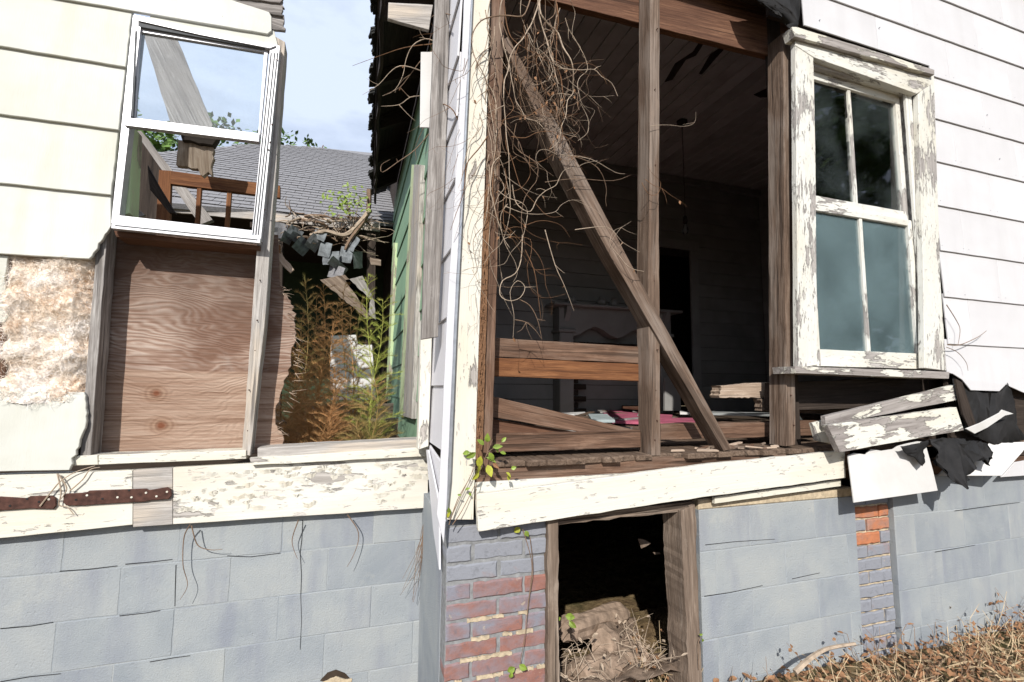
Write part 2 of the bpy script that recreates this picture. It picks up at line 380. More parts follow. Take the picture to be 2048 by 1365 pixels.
# ---- room behind the open wall
FZ, CZ, YBK, XR = 1.14, 4.19, 5.05, 5.3
fl = structure('floor', (XC, YF, FZ))
x = XC+.03
while x < XR:
    wd = .084; jit = rnd(-.012, .03)
    a = slab('floorboard', [Vector((x, YF-.028+jit, FZ)), Vector((x, YBK, FZ)), Vector((x+wd-.003, YBK, FZ)), Vector((x+wd-.003, YF-.028+jit+rnd(-.006, .006), FZ))], .022, W_FLOOR, fl, ext=(0, 0, -1), xd=Vector((0, 1, 0)), bevel=.006)
    x += wd
ce = structure('ceiling', (XC, YF, CZ))
x = XC
i = 0
while x < XR:
    z = CZ+rnd(0, .004)
    slab('ceiling_board', [Vector((x, YF+.12, z)), Vector((x, YBK, z)), Vector((x+.126, YBK, z)), Vector((x+.126, YF+.12, z))], .018, CEIL, ce, ext=(0, 0, 1), xd=Vector((0, 1, 0)), bevel=.004)
    x += .13; i += 1
box('ceiling_backing', XC, XR+.1, YF+.1, YBK+.2, CZ+.03, CZ+.06, W_DARK, ce)
# dark gaps where paint and boards have come away
for a in ([(1329, 165), (1350, 128), (1385, 105), (1402, 80), (1410, 84), (1392, 112), (1372, 120), (1345, 160)], [(1398, 148), (1420, 110), (1447, 92), (1450, 97), (1425, 125), (1404, 150)], [(1507, 190), (1537, 176), (1537, 195), (1520, 196)]):
    slab('missing_paint', [PZ(p[0], p[1], CZ-.004) for p in a], .003, W_DARK, ce, ext=(0, 0, 1), bevel=0)
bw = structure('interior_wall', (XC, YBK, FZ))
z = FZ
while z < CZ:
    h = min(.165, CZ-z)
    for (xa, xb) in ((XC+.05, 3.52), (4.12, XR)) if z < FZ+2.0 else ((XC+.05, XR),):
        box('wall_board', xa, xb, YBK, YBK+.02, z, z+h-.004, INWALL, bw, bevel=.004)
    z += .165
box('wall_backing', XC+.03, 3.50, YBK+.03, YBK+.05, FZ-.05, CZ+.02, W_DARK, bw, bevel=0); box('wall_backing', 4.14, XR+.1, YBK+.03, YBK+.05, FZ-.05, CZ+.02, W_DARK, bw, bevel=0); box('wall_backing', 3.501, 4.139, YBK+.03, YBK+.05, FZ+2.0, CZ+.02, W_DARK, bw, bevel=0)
box('crown_moulding', XC, XR, YBK-.05, YBK-.001, CZ-.09, CZ-.012, INWALL, bw)
rw = structure('interior_side_wall', (XR, YF, FZ))
z = FZ
while z < CZ:
    slab('wall_board', [Vector((XR, YF+.1, z)), Vector((XR, YBK, z)), Vector((XR, YBK, min(CZ, z+.161))), Vector((XR, YF+.1, min(CZ, z+.161)))], .02, INWALL, rw, ext=(1, 0, 0), xd=Vector((0, 1, 0)))
    z += .165
lw = structure('interior_left_wall', (XC+.1, YF, FZ))
box('wall_backing', XR+.03, XR+.05, YF+.1, YBK+.1, FZ-.05, CZ+.02, W_DARK, rw, bevel=0)
slab('wall_lining', [Vector((XC+.1, YF+.1, FZ)), Vector((XC+.1, YBK, FZ)), Vector((XC+.1, YBK, CZ)), Vector((XC+.1, YF+.1, CZ))], .02, INWALL, lw, ext=(-1, 0, 0), xd=Vector((0, 1, 0)))
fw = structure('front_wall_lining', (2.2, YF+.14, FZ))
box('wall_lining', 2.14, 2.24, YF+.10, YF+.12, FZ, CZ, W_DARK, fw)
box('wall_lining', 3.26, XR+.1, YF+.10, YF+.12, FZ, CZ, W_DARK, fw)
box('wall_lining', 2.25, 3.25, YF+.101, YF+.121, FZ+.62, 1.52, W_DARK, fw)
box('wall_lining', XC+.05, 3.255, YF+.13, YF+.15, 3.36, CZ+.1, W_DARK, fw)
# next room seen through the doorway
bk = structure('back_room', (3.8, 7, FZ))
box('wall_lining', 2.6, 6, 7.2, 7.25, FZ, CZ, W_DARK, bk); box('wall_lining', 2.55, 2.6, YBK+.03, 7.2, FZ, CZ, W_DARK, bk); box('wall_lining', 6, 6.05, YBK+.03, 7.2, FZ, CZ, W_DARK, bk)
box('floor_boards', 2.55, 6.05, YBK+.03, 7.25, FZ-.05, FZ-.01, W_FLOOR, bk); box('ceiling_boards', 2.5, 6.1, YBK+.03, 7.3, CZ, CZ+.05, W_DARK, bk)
dc = thing('door_casing', (3.8, YBK, FZ), 'plain casing round the dark doorway in the back wall of the room', 'door frame')
box('jamb', 3.42, 3.53, YBK-.025, YBK-.002, FZ, FZ+2.08, MANTEL, dc); box('jamb', 4.11, 4.22, YBK-.025, YBK-.002, FZ, FZ+2.08, MANTEL, dc); box('head', 3.40, 4.24, YBK-.03, YBK-.002, FZ+2.081, FZ+2.2, MANTEL, dc)

# mantel
mx0 = PY(1120, 700, 4.85).x; mx1 = PY(1345, 700, 4.85).x
ft = thing('fireplace_mantel', (mx0, 4.85, FZ), 'pale wooden fireplace mantel against the dark back wall of the room', 'fireplace')
sh = EYE+.95
box('pilaster', mx0, mx0+.17, 4.85, 5.04, FZ, sh-.32, MANTEL, ft, bevel=.008); box('pilaster', mx1-.17, mx1, 4.85, 5.04, FZ, sh-.32, MANTEL, ft, bevel=.008)
box('capital', mx0-.02, mx0+.19, 4.83, 5.04, sh-.319, sh-.28, MANTEL, ft, bevel=.008); box('capital', mx1-.19, mx1+.02, 4.83, 5.04, sh-.319, sh-.28, MANTEL, ft, bevel=.008)
pts = [Vector((mx0, 4.87, sh-.279)), Vector((mx0+.17, 4.87, sh-.279))]
for k in range(13):
    t = k/12; pts.append(Vector((mx0+.17+(mx1-mx0-.34)*t, 4.87, sh-.30-.06*math.cos(4*math.pi*t))))
pts += [Vector((mx1-.17, 4.87, sh-.279)), Vector((mx1, 4.87, sh-.279)), Vector((mx1, 4.87, sh-.031)), Vector((mx0, 4.87, sh-.031))]
slab('frieze', pts, .16, MANTEL, ft)
box('shelf', mx0-.10, mx1+.10, 4.76, 5.04, sh-.03, sh, MANTEL, ft, bevel=.008)
for a in (mx0+.06, mx1-.12): slab('bracket', [Vector((a, 4.868, sh-.031)), Vector((a, 4.78, sh-.031)), Vector((a, 4.80, sh-.09)), Vector((a, 4.868, sh-.19))], .06, MANTEL, ft, ext=(1, 0, 0), xd=Vector((0, 0, 1)))
z = FZ
while z < sh-.42:
    n = 0; xx = mx0+.18+(0 if int(z*100) % 2 else -.1)
    while xx < mx1-.18:
        a, b = max(xx, mx0+.18), min(xx+.2, mx1-.18)
        if b-a > .03 and not (z < FZ+.5 and mx0+.36 < (a+b)/2 < mx1-.36): box('brick', a, b-.008, 4.95+rnd(0, .004), 5.03, z, z+.06, W_DARK, ft, bevel=.003)
        xx += .208
    z += .069
def lathe(name, prof, loc, mat, parent=None, sides=14):
    bm = bmesh.new(); rings = [[bm.verts.new((r*math.cos(2*math.pi*k/sides), r*math.sin(2*math.pi*k/sides), z)) for k in range(sides)] for r, z in prof]
    for i in range(len(rings)-1):
        for k in range(sides): bm.faces.new((rings[i][k], rings[i][(k+1) % sides], rings[i+1][(k+1) % sides], rings[i+1][k]))
    bm.faces.new(rings[0][::-1]); bm.faces.new(rings[-1]); return finish(name, bm, mat, parent, Matrix.Translation(loc), True)
for fx, lab, s in ((.10, 'tiny dim ornament at the left end of the mantel shelf', .05), (.36, 'squat dim jar left of centre on the mantel shelf', .055), (.47, 'round pale pot near the centre of the mantel shelf', .05), (.66, 'dim jar right of centre on the mantel shelf', .05)):
    o = lathe('mantel_ornament', [(s*.6, 0), (s, s*.5), (s*1.05, s*1.1), (s*.6, s*1.7), (s*.45, s*1.8), (s*.55, s*2)], Vector((mx0+(mx1-mx0)*fx, 4.86, sh)), MANTEL); tag(o, lab, 'ornament', 'ornaments on the mantel')
# pendant bulb
pt = PZ(1364, 243, CZ-.003); lp = thing('pendant_light', pt, 'bare light bulb hanging on a long cord from the dark ceiling', 'lamp')
ln = pt.z-PY(1367, 445, pt.y).z
lathe('ceiling_rose', [(.055, -.002), (.05, -.02), (.012, -.035)], pt, W_DARK, lp)
bm = bmesh.new(); tube(bm, [pt+Vector((0, 0, -.03)), pt+Vector((.004, 0, -ln*.5)), pt+Vector((.004, 0, -ln+.06))], .004, .004); finish('cord', bm, W_DARK, lp)
lathe('socket', [(.012, .07), (.022, .05), (.024, 0), (.02, -.01)], pt+Vector((.004, 0, -ln)), W_DARK, lp)
lathe('bulb', [(.013, 0), (.02, -.03), (.032, -.07), (.028, -.1), (.01, -.115)], pt+Vector((.004, 0, -ln-.01)), GLASS, lp)


# ------------------------------------------------------------------ foundations
def block_wall(o, Y, x0, x1, courses, offs, ztop, blen=.405, depth=.15):
    """courses: joint heights from the top down; each block is an object, joints are tooled shallow"""
    zs = [ztop]+courses
    for k in range(len(zs)-1):
        zt, zb = zs[k], zs[k+1]; x = x0-offs[k % len(offs)]
        while x < x1:
            a, b = max(x, x0), min(x+blen, x1)
            if b-a > .04:
                y = Y+rnd(0, .0022)
                pts = [Vector((a+.0012, y, zb+.0012)), Vector((b-.0012, y, zb+.0012)), Vector((b-.0012, y, zt-.0012)), Vector((a+.0012, y, zt-.0012))]
                slab('block', pts, depth, BLOCK, o, xd=Vector((1, 0, 0)), bevel=.0026, wob=.0013, seg=.03)
            x += blen
    box('mortar', x0+.001, x1-.001, Y+.0028, Y+depth-.01, zs[-1], ztop-.001, BLOCK, o, bevel=0)
bl = thing('block_wall', (-.8, YB, 0), 'long blue grey painted concrete block wall under the left wing', 'wall', 'painted block foundation walls')
block_wall(bl, YB, -2.6, .40, [.664, .471, .280, .085, -.11], [.10, .302], .845)
bl2 = thing('block_wall', (1.9, YF, 0), 'blue grey block wall between crawl opening and bare brick pier', 'wall', 'painted block foundation walls')
block_wall(bl2, YF, 1.50, 2.465, [.703, .512, .33, .14, -.06], [.12, .32], .885)
box('mortar_bed', 1.505, 2.46, YF+.004, YF+.12, .884, .93, MORTT, bl2, bevel=.006)
bl3 = thing('block_wall', (4.2, YF, 0), 'blue grey block wall right of the bare brick pier, under white siding', 'wall', 'painted block foundation walls')
block_wall(bl3, YF+.004, 2.75, 6.6, [.765, .563, .383, .19, -.02], [.05, .25], .96)
def brick_wall(o, Y, x0, x1, ztop, zbot, mats, first=0, L=.207, H=.0692, ret=None):
    z = ztop; r = first
    while z > zbot:
        x = x0-(L*.5 if r % 2 else 0)-.0
        while x < x1:
            a, b = max(x, x0), min(x+L, x1)
            if b-a > .03:
                y = Y+rnd(-.003, .004)
                slab('brick', [Vector((a+.005, y, z-H+.005)), Vector((b-.005, y+rnd(-.002, .002), z-H+.005)), Vector((b-.005, y, z-.005)), Vector((a+.005, y, z-.005))], .09, mats(r, (a+b)/2), o, xd=Vector((1, 0, 0)), bevel=.006, wob=.003, seg=.022)
            x += L
        z -= H; r += 1
p1 = thing('brick_pier', (.56, YF, 0), 'brick corner pier with worn grey paint left of the crawl opening', 'pier')
brick_wall(p1, YF, .36, .775, .905, -.05, lambda r, x: BRICKG if r < 3 and random.random() < .8 else BRICK)
box('mortar', .364, .77, YF+.006, YF+.11, -.05, .904, MORT, p1, bevel=0)
for k in range(26):       # crumbs of tan mortar in the lower joints
    zz = .905-.0692*random.choice((5, 6, 7, 8, 8, 9, 9, 10)); xx = rnd(.40, .74); l = rnd(.02, .07)
    yc = YF-.0005-k*.00008
    top = [Vector((xx+l*t, yc, zz+.005+rnd(-.003, .004))) for t in (1, .8, .6, .4, .2, 0)]; bot = [Vector((xx+l*t, yc, zz-.005+rnd(-.004, .003))) for t in (0, .2, .4, .6, .8, 1)]
    slab('mortar_crumb', bot+top, .012, MORTT, p1, xd=Vector((1, 0, 0)), bevel=0)
# return side of the pier, thickly painted, running back to the left wall
slab('painted_side', [Vector((.362, YF+.097, -.05)), Vector((.366, YB-.003, -.05)), Vector((.366, YB-.003, .90)), Vector((.362, YF+.097, .90))], .08, BLOCK, p1, ext=(1, 0, 0), xd=Vector((0, 1, 0)), wob=.003, seg=.04)
p2 = thing('brick_pier', (2.61, YF, 0), 'narrow brick pier with bare orange bricks between the grey block walls', 'pier')
def m2(r, x): return BRICKO if r in (2, 3, 4) and random.random() < .8 else BRICKG
brick_wall(p2, YF+.022, 2.478, 2.742, .89, -.02, m2, 1, .19, .0655)
box('mortar', 2.474, 2.746, YF+.036, YF+.12, -.02, .888, MORTT, p2, bevel=0)
# flat dark patch paints the shade of a hole low in the wall
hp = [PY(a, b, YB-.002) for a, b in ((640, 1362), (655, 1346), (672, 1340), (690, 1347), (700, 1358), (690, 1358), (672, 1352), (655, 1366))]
o = slab('block_hole_shade', hp, .003, DARKIN, bl, bevel=0)
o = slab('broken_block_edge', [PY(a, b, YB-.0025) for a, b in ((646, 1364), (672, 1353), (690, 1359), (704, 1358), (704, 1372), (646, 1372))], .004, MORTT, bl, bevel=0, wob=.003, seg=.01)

for k, pl_ in enumerate(([(606, 1040), (604, 1080), (601, 1105), (603, 1150), (601, 1190), (603, 1240), (600, 1300)], [(120, 1143), (180, 1138), (235, 1131)], [(250, 1128), (300, 1125), (345, 1120)], [(0, 1258), (60, 1252), (105, 1245)], [(240, 1233), (290, 1226), (320, 1222)], [(352, 1130), (351, 1180), (350, 1213)], [(300, 1325), (350, 1316), (380, 1311)], [(0, 1363), (60, 1353), (120, 1348)], [(455, 1112), (500, 1113), (560, 1106)])):
    bm = bmesh.new(); tube(bm, [PY(x+rnd(-1, 1), y+rnd(-1, 1), YB-.0005) for x, y in pl_], .0016, .0012, 4); finish('crack', bm, FELT, bl)
for pl_ in ([(1410, 1090), (1470, 1084), (1550, 1078)], [(1408, 1194), (1460, 1185), (1525, 1172)], [(1585, 1158), (1640, 1146)], [(1870, 1105), (1950, 1090)], [(1910, 1022), (1990, 1010), (2040, 1004)]):
    bm = bmesh.new(); tube(bm, [PY(x+rnd(-1, 1), y+rnd(-1, 1), YF-.0005) for x, y in pl_], .0014, .001, 4); finish('crack', bm, FELT, bl2 if pl_[0][0] < 1750 else bl3)

# crawl-space opening
df = thing('crawl_door_frame', (1.1, YF, 0), 'rotten timber frame round the dark crawl space opening', 'door frame')
ps('post', [(1096, 1040), (1117, 1040), *rag((1117, 1060), (1119, 1420), 9, 1.5), *rag((1095, 1420), (1096, 1050), 9, 1.5)], YF-.03, .09, W_ROT, df, wob=.002, seg=.02)
ps('lintel', [(1117, 1034), (1389, 1003), (1389, 1013), *rag((1368, 1022), (1117, 1051), 10, 2)], YF-.01, .10, W_ROT, df, wob=.001)
ps('post', [(1362, 1023), (1390, 1010), *rag((1391, 1020), (1408, 1440), 12, 1.5), *rag((1378, 1440), (1370, 1200), 6, 3), (1364, 1100)], YF-.03, .13, W_ROT, df, wob=.002, seg=.02)
ps('stop_strip', [(1345, 1040), (1352, 1038), (1353, 1150), (1349, 1198), (1344, 1180)], YF+.075, .02, P_CREAMLESS, df)
# crawl space
cs = structure('crawl_space', (1, 3, 0))
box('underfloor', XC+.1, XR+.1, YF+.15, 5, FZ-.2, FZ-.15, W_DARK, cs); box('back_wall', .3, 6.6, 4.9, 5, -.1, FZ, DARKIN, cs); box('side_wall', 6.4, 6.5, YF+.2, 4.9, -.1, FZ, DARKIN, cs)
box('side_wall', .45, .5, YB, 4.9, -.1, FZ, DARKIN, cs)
DIRT = plain('dusty_rotten_wood', (.27, .20, .15), .95, 0, .45, 22, .1, 1.)
def rotlog(p, q, r, lab):
    bm = bmesh.new(); ax = (q-p); n = 16; rings = []; u = ax.orthogonal().normalized(); v = ax.cross(u).normalized()
    for i in range(n+1):
        c = p+ax*i/n; rings.append([])
        for k in range(18):
            t = 2*math.pi*k/18; d = u*math.cos(t)+v*math.sin(t); rr = r*(1+.28*mnoise.fractal(Vector((math.cos(t)*1.6, math.sin(t)*1.6, i*.16+p.x*9)), 1, 2, 4))*(.82 if i in (0, n) else 1); rings[-1].append(bm.verts.new(c+d*rr+ax.normalized()*rnd(-.006, .006)))
    for i in range(n):
        for k in range(18): bm.faces.new((rings[i][k], rings[i][(k+1) % 18], rings[i+1][(k+1) % 18], rings[i+1][k]))
    bm.faces.new(rings[0][::-1]); bm.faces.new(rings[-1])
    tag(finish('rotten_log', bm, DIRT), lab, 'log', 'rotten logs in the crawl opening')
rotlog(PY(1128, 1262, 2.15), PY(1246, 1226, 2.35), .055, 'slim rotten log lying topmost in the crawl opening')
rotlog(PY(1205, 1290, 2.1), PY(1272, 1262, 2.5), .075, 'middle rotten log end in the crawl opening')
rotlog(PY(1170, 1390, 2.0), PY(1262, 1305, 2.2), .12, 'thickest crumbling log low in the crawl opening')
for px, lab in (([(1276, 1078), (1288, 1079), (1303, 1087), (1294, 1093), (1283, 1098)], 'larger pale scrap dangling in the dark crawl opening'), ([(1306, 1105), (1320, 1105), (1321, 1109), (1310, 1110)], 'smaller pale scrap dangling in the dark crawl opening')):
    tag(ps('hanging_scrap', px, 2.15, .003, W_ROT, wob=.001, seg=.01), lab, 'scrap')

# ------------------------------------------------------------------ left wing
sk = thing('skirt_board', (-1.3, YB-.03, .85), 'cream skirt board with rust runs at the far left', 'board')
ps('board', [(-160, 957), (265, 941), (265, 1050), (-160, 1093)], YB-.05, .048, P_CREAMLESS, sk, xd=Vector((1, 0, 0)), wob=.0012)
sk = thing('skirt_board', (-.2, YB-.03, .85), 'long skirt board with curling flakes of white paint on the left wing', 'board')
ps('bare_end', [(266, 941), (345, 936), (345, 1049.5), (266, 1055)], YB-.0475, .046, W_GREYL, sk, xd=Vector((1, 0, 0)))
ps('board', [(346, 936), (856, 908), *rag((856, 1016), (346, 1049), 10, 1.2)], YB-.048, .046, P_SKIRT, sk, xd=Vector((1, 0, 0)))
for k in range(95):       # curling paint flakes
    x = rnd(350, 852); top = 945-(x-266)*.056; yv = top+8+rnd(0, 1)**1.7*75; l = rnd(8, 34); hh = rnd(4, 10)
    pts = []
    for j in range(7):
        t = j/6; pts.append((x+l*t, yv+rnd(-2, 2)-(x+l*t-x)*.05, YB-.049-rnd(.002, .009)*math.sin(t*math.pi)))
    bot = [(p[0]+rnd(-2, 2), p[1]+hh*(.3+.7*math.sin(math.pi*(j+.6)/7.2)), YB-.0485) for j, p in enumerate(pts)]
    bm = bmesh.new(); a = [bm.verts.new(PY(*p)) for p in pts]; b = [bm.verts.new(PY(*p)) for p in bot]
    for j in range(6): bm.faces.new((a[j], a[j+1], b[j+1], b[j]))
    finish('paint_flake', bm, P_CREAMLESS, sk)
def strap(px, holes, lab, Y):
    o = thing('iron_strap', PY(*px[0], Y), lab, 'strap', 'rusted straps on the skirt board')
    ps('bar', px, Y, .007, RUST, o, bevel=.0025)
    for h in holes:
        c = PY(h[0], h[1], Y-.0005); bm = bmesh.new()
        tube(bm, [c+Vector((0, -.0012, 0)), c+Vector((0, .002, 0))], .0042, .0042, 8); finish('bolt_hole', bm, random.choice((P_CREAMLESS, FELT)), o)
strap([(-120, 1003), (0, 994), (52, 997), (60, 993), (104, 992), (111, 997), (112, 1012), (106, 1019), (60, 1018), (0, 1022), (-120, 1034)], [(20, 1012), (54, 998), (78, 1004), (98, 999)], 'rusty iron strap cut by the left edge of the picture', YB-.062)
strap([(126, 992), (132, 988), (172, 986), (178, 982), (292, 978), (298, 981), (334, 975), (342, 979), (343, 992), (337, 999), (297, 1002), (290, 1004), (176, 1011), (170, 1012), (132, 1012), (126, 1006)], [(152, 1000), (174, 991), (205, 998), (235, 995), (258, 981), (263, 995), (292, 986), (313, 993), (334, 984)], 'long rusty iron strap with bolt holes on the cream skirt board', YB-.062)
sp = thing('sill_board', (-.9, YB-.05, .95), 'narrow cream sill board below the plywood sheet', 'board')
ps('board', [(140, 913), (195, 911), (196, 930), (140, 932)], YB-.055, .10, P_CREAM, sp, wob=.001); ps('board', [(197, 911), (492, 901), (492, 918), (197, 930)], YB-.057, .11, P_CREAM, sp, wob=.001)
sp = thing('sill_board', (0, YB-.05, .95), 'two stacked weathered sill boards below the dry weeds', 'board')
ps('upper_board', [(515, 897), (842, 879), (842, 897), (515, 915)], YB-.052, .13, W_GREYL, sp, wob=.0015); ps('lower_board', [(499, 917), (858, 895), (858, 913), (503, 931)], YB-.075, .035, P_CREAM, sp, wob=.0015)

ls = thing('siding_wall', (-1.2, YB, 1), 'cream white lap siding of the left wing around the metal window', 'wall')
YS = 2.425; TK = .016
def lrow(px, bottom, tk=TK, mat=S_LEFT):     # the lower edge stands proud, the upper edge tucks under the row above
    pts = [PY(p[0], p[1], YS) for p in px]; zt = max(p.z for p in pts); zb = min(p.z for p in pts)
    pts = [PY(p[0], p[1], YS+.016*(q.z-zb)/(zt-zb)) for p, q in zip(px, pts)]
    return slab('siding_board', pts, tk, mat, ls, xd=Vector((1, 0, 0)), bevel=.002, wob=.0011, seg=.06)
EXT = -140
def ly(a, b, x): return a[1]+(b[1]-a[1])/(b[0]-a[0])*(x-a[0])
lines = [((0, -30), (262, 18)), ((0, 92), (251, 134)), ((0, 228), (236, 260)), ((0, 366), (222, 390)), ((0, 508), (177, 519))]
for k in range(1, 5):
    (a, b), (c, d) = lines[k-1], lines[k]
    xr_t = {1: 265, 2: 251, 3: 237, 4: 222}[k]; xr_b = {1: 251, 2: 237, 3: 222, 4: 177}[k]
    top = [(EXT, ly(a, b, EXT)-14), (xr_t, ly(a, b, xr_t)-10)]
    if k == 4: side = [(222, 452)]+rag((220, 456), (178, 518), 9, 3)
    else: side = rag((xr_t-.5, ly(a, b, xr_t)), (xr_b, ly(c, d, xr_b)), 8, 1)
    pts = top+side+[(EXT, ly(c, d, EXT))]
    n = len(pts); lrow(pts, {i for i in range(n) if i >= n-2} | ({n-3} if k == 4 else set()))
lrow([(EXT, 780), (168, 785)]+rag((171, 792), (173, 842), 6, 2)+rag((172, 848), (138, 941), 12, 4)+[(EXT, 946)], set(range(9, 23)))
lrow([(EXT, -120), (150, -75), (420, -14), (538, 24), (543, 34), (543, 62), (535, 68), (143, 1), (EXT, -52)], {4, 5, 6, 7, 8}, .016)
ps('siding_board', [(300, 22, YS+.022), (548, 60, YS+.022), (556, 92, YS+.012), (300, 38, YS+.012)], None, .012, S_LEFT, ls, xd=Vector((1, 0, 0)))
ps('torn_siding', [(EXT, 505), (16, 512), (8, 560), (19, 628), (10, 645), (EXT, 660)], YS+.02, .01, S_LEFT, ls, wob=.002, seg=.02)
for k, (px, Y) in enumerate((([(400, -20), (560, -14), *rag((566, -10), (560, 6), 3, 3), (470, -5)], 2.44), ([(430, -6), *rag((566, 2), (569, 16), 3, 3), (500, 8)], 2.45), ([(450, 0), *rag((563, 14), (566, 32), 3, 3), (520, 24), (470, 8)], 2.44), ([(490, 12), *rag((568, 30), (568, 46), 3, 3), (540, 42)], 2.455), ([(520, 30), *rag((567, 46), (570, 62), 3, 3), (540, 58)], 2.44))):
    ps('split_shingle', px, Y, .015, W_GREY, ls, wob=.002, seg=.02)
# sheathing behind the siding, left of the window
ps('sheathing', [(EXT, -80), (268, -20), (252, 150), (225, 440), (186, 512), (EXT, 498)], YS+.034, .02, W_GREY, ls); ps('sheathing', [(EXT, 800), (162, 800), (158, 930), (EXT, 935)], YS+.034, .02, W_DARK, ls)

# insulation batt
ib = thing('insulation_batt', PY(90, 780, 2.5), 'fluffy cream fibreglass insulation bulging between the left studs', 'insulation')
bm = bmesh.new(); N, Mm = 90, 120; gridv = []
for j in range(Mm+1):
    row = []
    for i in range(N+1):
        px = 5+i/N*190-20*(j/Mm); py = 505+j/Mm*300; p = PY(px, py, 2.49)
        e = min(1, 6*min(i/N, 1-i/N))
        v = Vector((p.x, 3, p.z)); d = .035*e+.038*mnoise.fractal(v*7, 1, 2.1, 3)+.007*mnoise.fractal(v*34, .8, 2, 4)
        row.append(bm.verts.new(p+Vector((.008*mnoise.noise(v*50), -d, .01*mnoise.noise(v*47)))))
    gridv.append(row)
for j in range(Mm):
    for i in range(N): bm.faces.new((gridv[j][i], gridv[j][i+1], gridv[j+1][i+1], gridv[j+1][i]))
fibre_at = {(j, i): gridv[j][i].co.copy() for j in range(Mm+1) for i in range(N+1)}
finish('wool', bm, INSUL, ib, smooth=True)
bm = bmesh.new()
for k in range(5200):
    i, j = random.randint(1, N-1), random.randint(2, Mm-1); p = fibre_at[(j, i)]
    a_ = rnd(0, 6.28); l = rnd(.012, .045); d = Vector((math.cos(a_), -.25, math.sin(a_)*.8))*l; q = Vector((rnd(-1, 1), rnd(-1.2, 0), rnd(-1, 1)))*.010
    tube(bm, [p+Vector((0, -.001, 0)), p+d*.35+q, p+d*.75+q*.8, p+d], .0007, .0003, 3)
finish('loose_fibre', bm, INSUL, ib)['kind'] = 'stuff'

# studs of the left wing
LSTUD = 'studs of the left wing wall'
def stud(name, px, Y, d, mat, lab, cat='stud', grp=None, **k):
    k.setdefault('wob', .0015)
    return tag(ps(name, px, Y, d, mat, **k), lab, cat, grp)
stud('wall_stud', [(196, 440), (216, 440), (181, 912), (160, 912)], 2.455, .09, W_GREY, 'grey stud between the fluffy insulation and the plywood sheet', grp=LSTUD)
stud('wall_stud', [(545, 70), (570, 84), (530, 640), (500, 912), (484, 910), (514, 489)], 2.452, .09, W_GREYL, 'tall pale grey stud right of the metal window and plywood', grp=LSTUD)
stud('wall_stud', [(-2, 515), (24, 515), (6, 800), (-20, 800)], 2.46, .09, W_BROWN, 'brown stud at the far left edge beside the insulation', grp=LSTUD)
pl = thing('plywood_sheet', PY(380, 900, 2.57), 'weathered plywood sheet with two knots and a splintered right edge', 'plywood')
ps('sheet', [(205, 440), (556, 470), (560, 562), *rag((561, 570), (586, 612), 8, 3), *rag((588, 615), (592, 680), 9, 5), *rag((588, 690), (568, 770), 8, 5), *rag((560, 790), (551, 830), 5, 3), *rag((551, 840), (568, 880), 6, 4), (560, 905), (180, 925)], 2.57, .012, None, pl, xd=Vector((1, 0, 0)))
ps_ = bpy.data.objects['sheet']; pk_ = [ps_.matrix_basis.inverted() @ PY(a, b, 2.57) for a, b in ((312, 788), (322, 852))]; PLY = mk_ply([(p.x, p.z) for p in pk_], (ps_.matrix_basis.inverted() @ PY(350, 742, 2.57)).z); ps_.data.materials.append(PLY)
for k in range(46):       # splinters
    t = random.random(); px = 560+32*math.sin(math.pi*min(1, t*1.05))+rnd(-6, 3); py = 570+t*300; l = rnd(8, 26)
    bm = bmesh.new(); a = PY(px, py, 2.568); b = PY(px+l*rnd(.5, 1.4), py+rnd(-6, 16), 2.566+rnd(-.05, .01)); tube(bm, [a, a.lerp(b, .5)+Vector((0, rnd(-.004, .004), rnd(-.003, .003))), b], rnd(.001, .0022), .0003, 4)
    finish('splinter', bm, W_LIGHT, pl)

# aluminium window
aw = thing('metal_window', PY(370, 470, 2.42), 'bent aluminium sash window in the left wing with sky behind it', 'window')
YW = 2.40
fr = ps('outer_frame', [(266, 30), (281, 35), (268, 240), (241, 430), (512, 459), (546, 99), (562, 78), (574, 68), (523, 487), (222, 449), (240, 238)], YW+.008, .05, ALU, aw)
ps('head_flange', [(266, 29), (552, 92), (540, 97), (400, 70), (278, 42)], YW, .03, ALU, aw)
ps('sill_groove', [(232, 438), (508, 467), (512, 471), (230, 443)], YW+.0065, .004, GALV, aw, bevel=0); ps('sill_lip', [(223, 447), (521, 477), (520, 487), (222, 457)], YW-.012, .03, ALU, aw)
GROOVE_SHADE = plain('groove_shade', (.09, .095, .10), .8, 0, .2, 20)  # dark strips; shade in frame grooves and gaps is put into their colour
for dx in (-8, -1, 5): ps('groove_shade_strip', [(549+dx, 106), (551.5+dx, 106), (513.5+dx*.8, 470), (511+dx*.8, 470)], YW+.0065, .004, GROOVE_SHADE, aw, bevel=0)
ps('groove_shade_strip', [(276, 42), (400, 69), (530, 98), (276, 53)], YW+.007, .012, GROOVE_SHADE, aw, bevel=0); ps('groove_shade_strip', [(270, 62), (275, 62), (266, 233), (262, 233)], YW+.007, .012, GROOVE_SHADE, aw, bevel=0)
ps('groove_shade_strip', [(230, 450), (515, 479), (515, 481), (230, 452)], YW-.0135, .004, GROOVE_SHADE, aw, bevel=0)
us = ps('upper_sash', [(272, 52), (534, 99), (518, 284), (249, 251), (251, 234), (264, 236)], YW+.022, .008, ALU, aw)
us.data.clear_geometry()
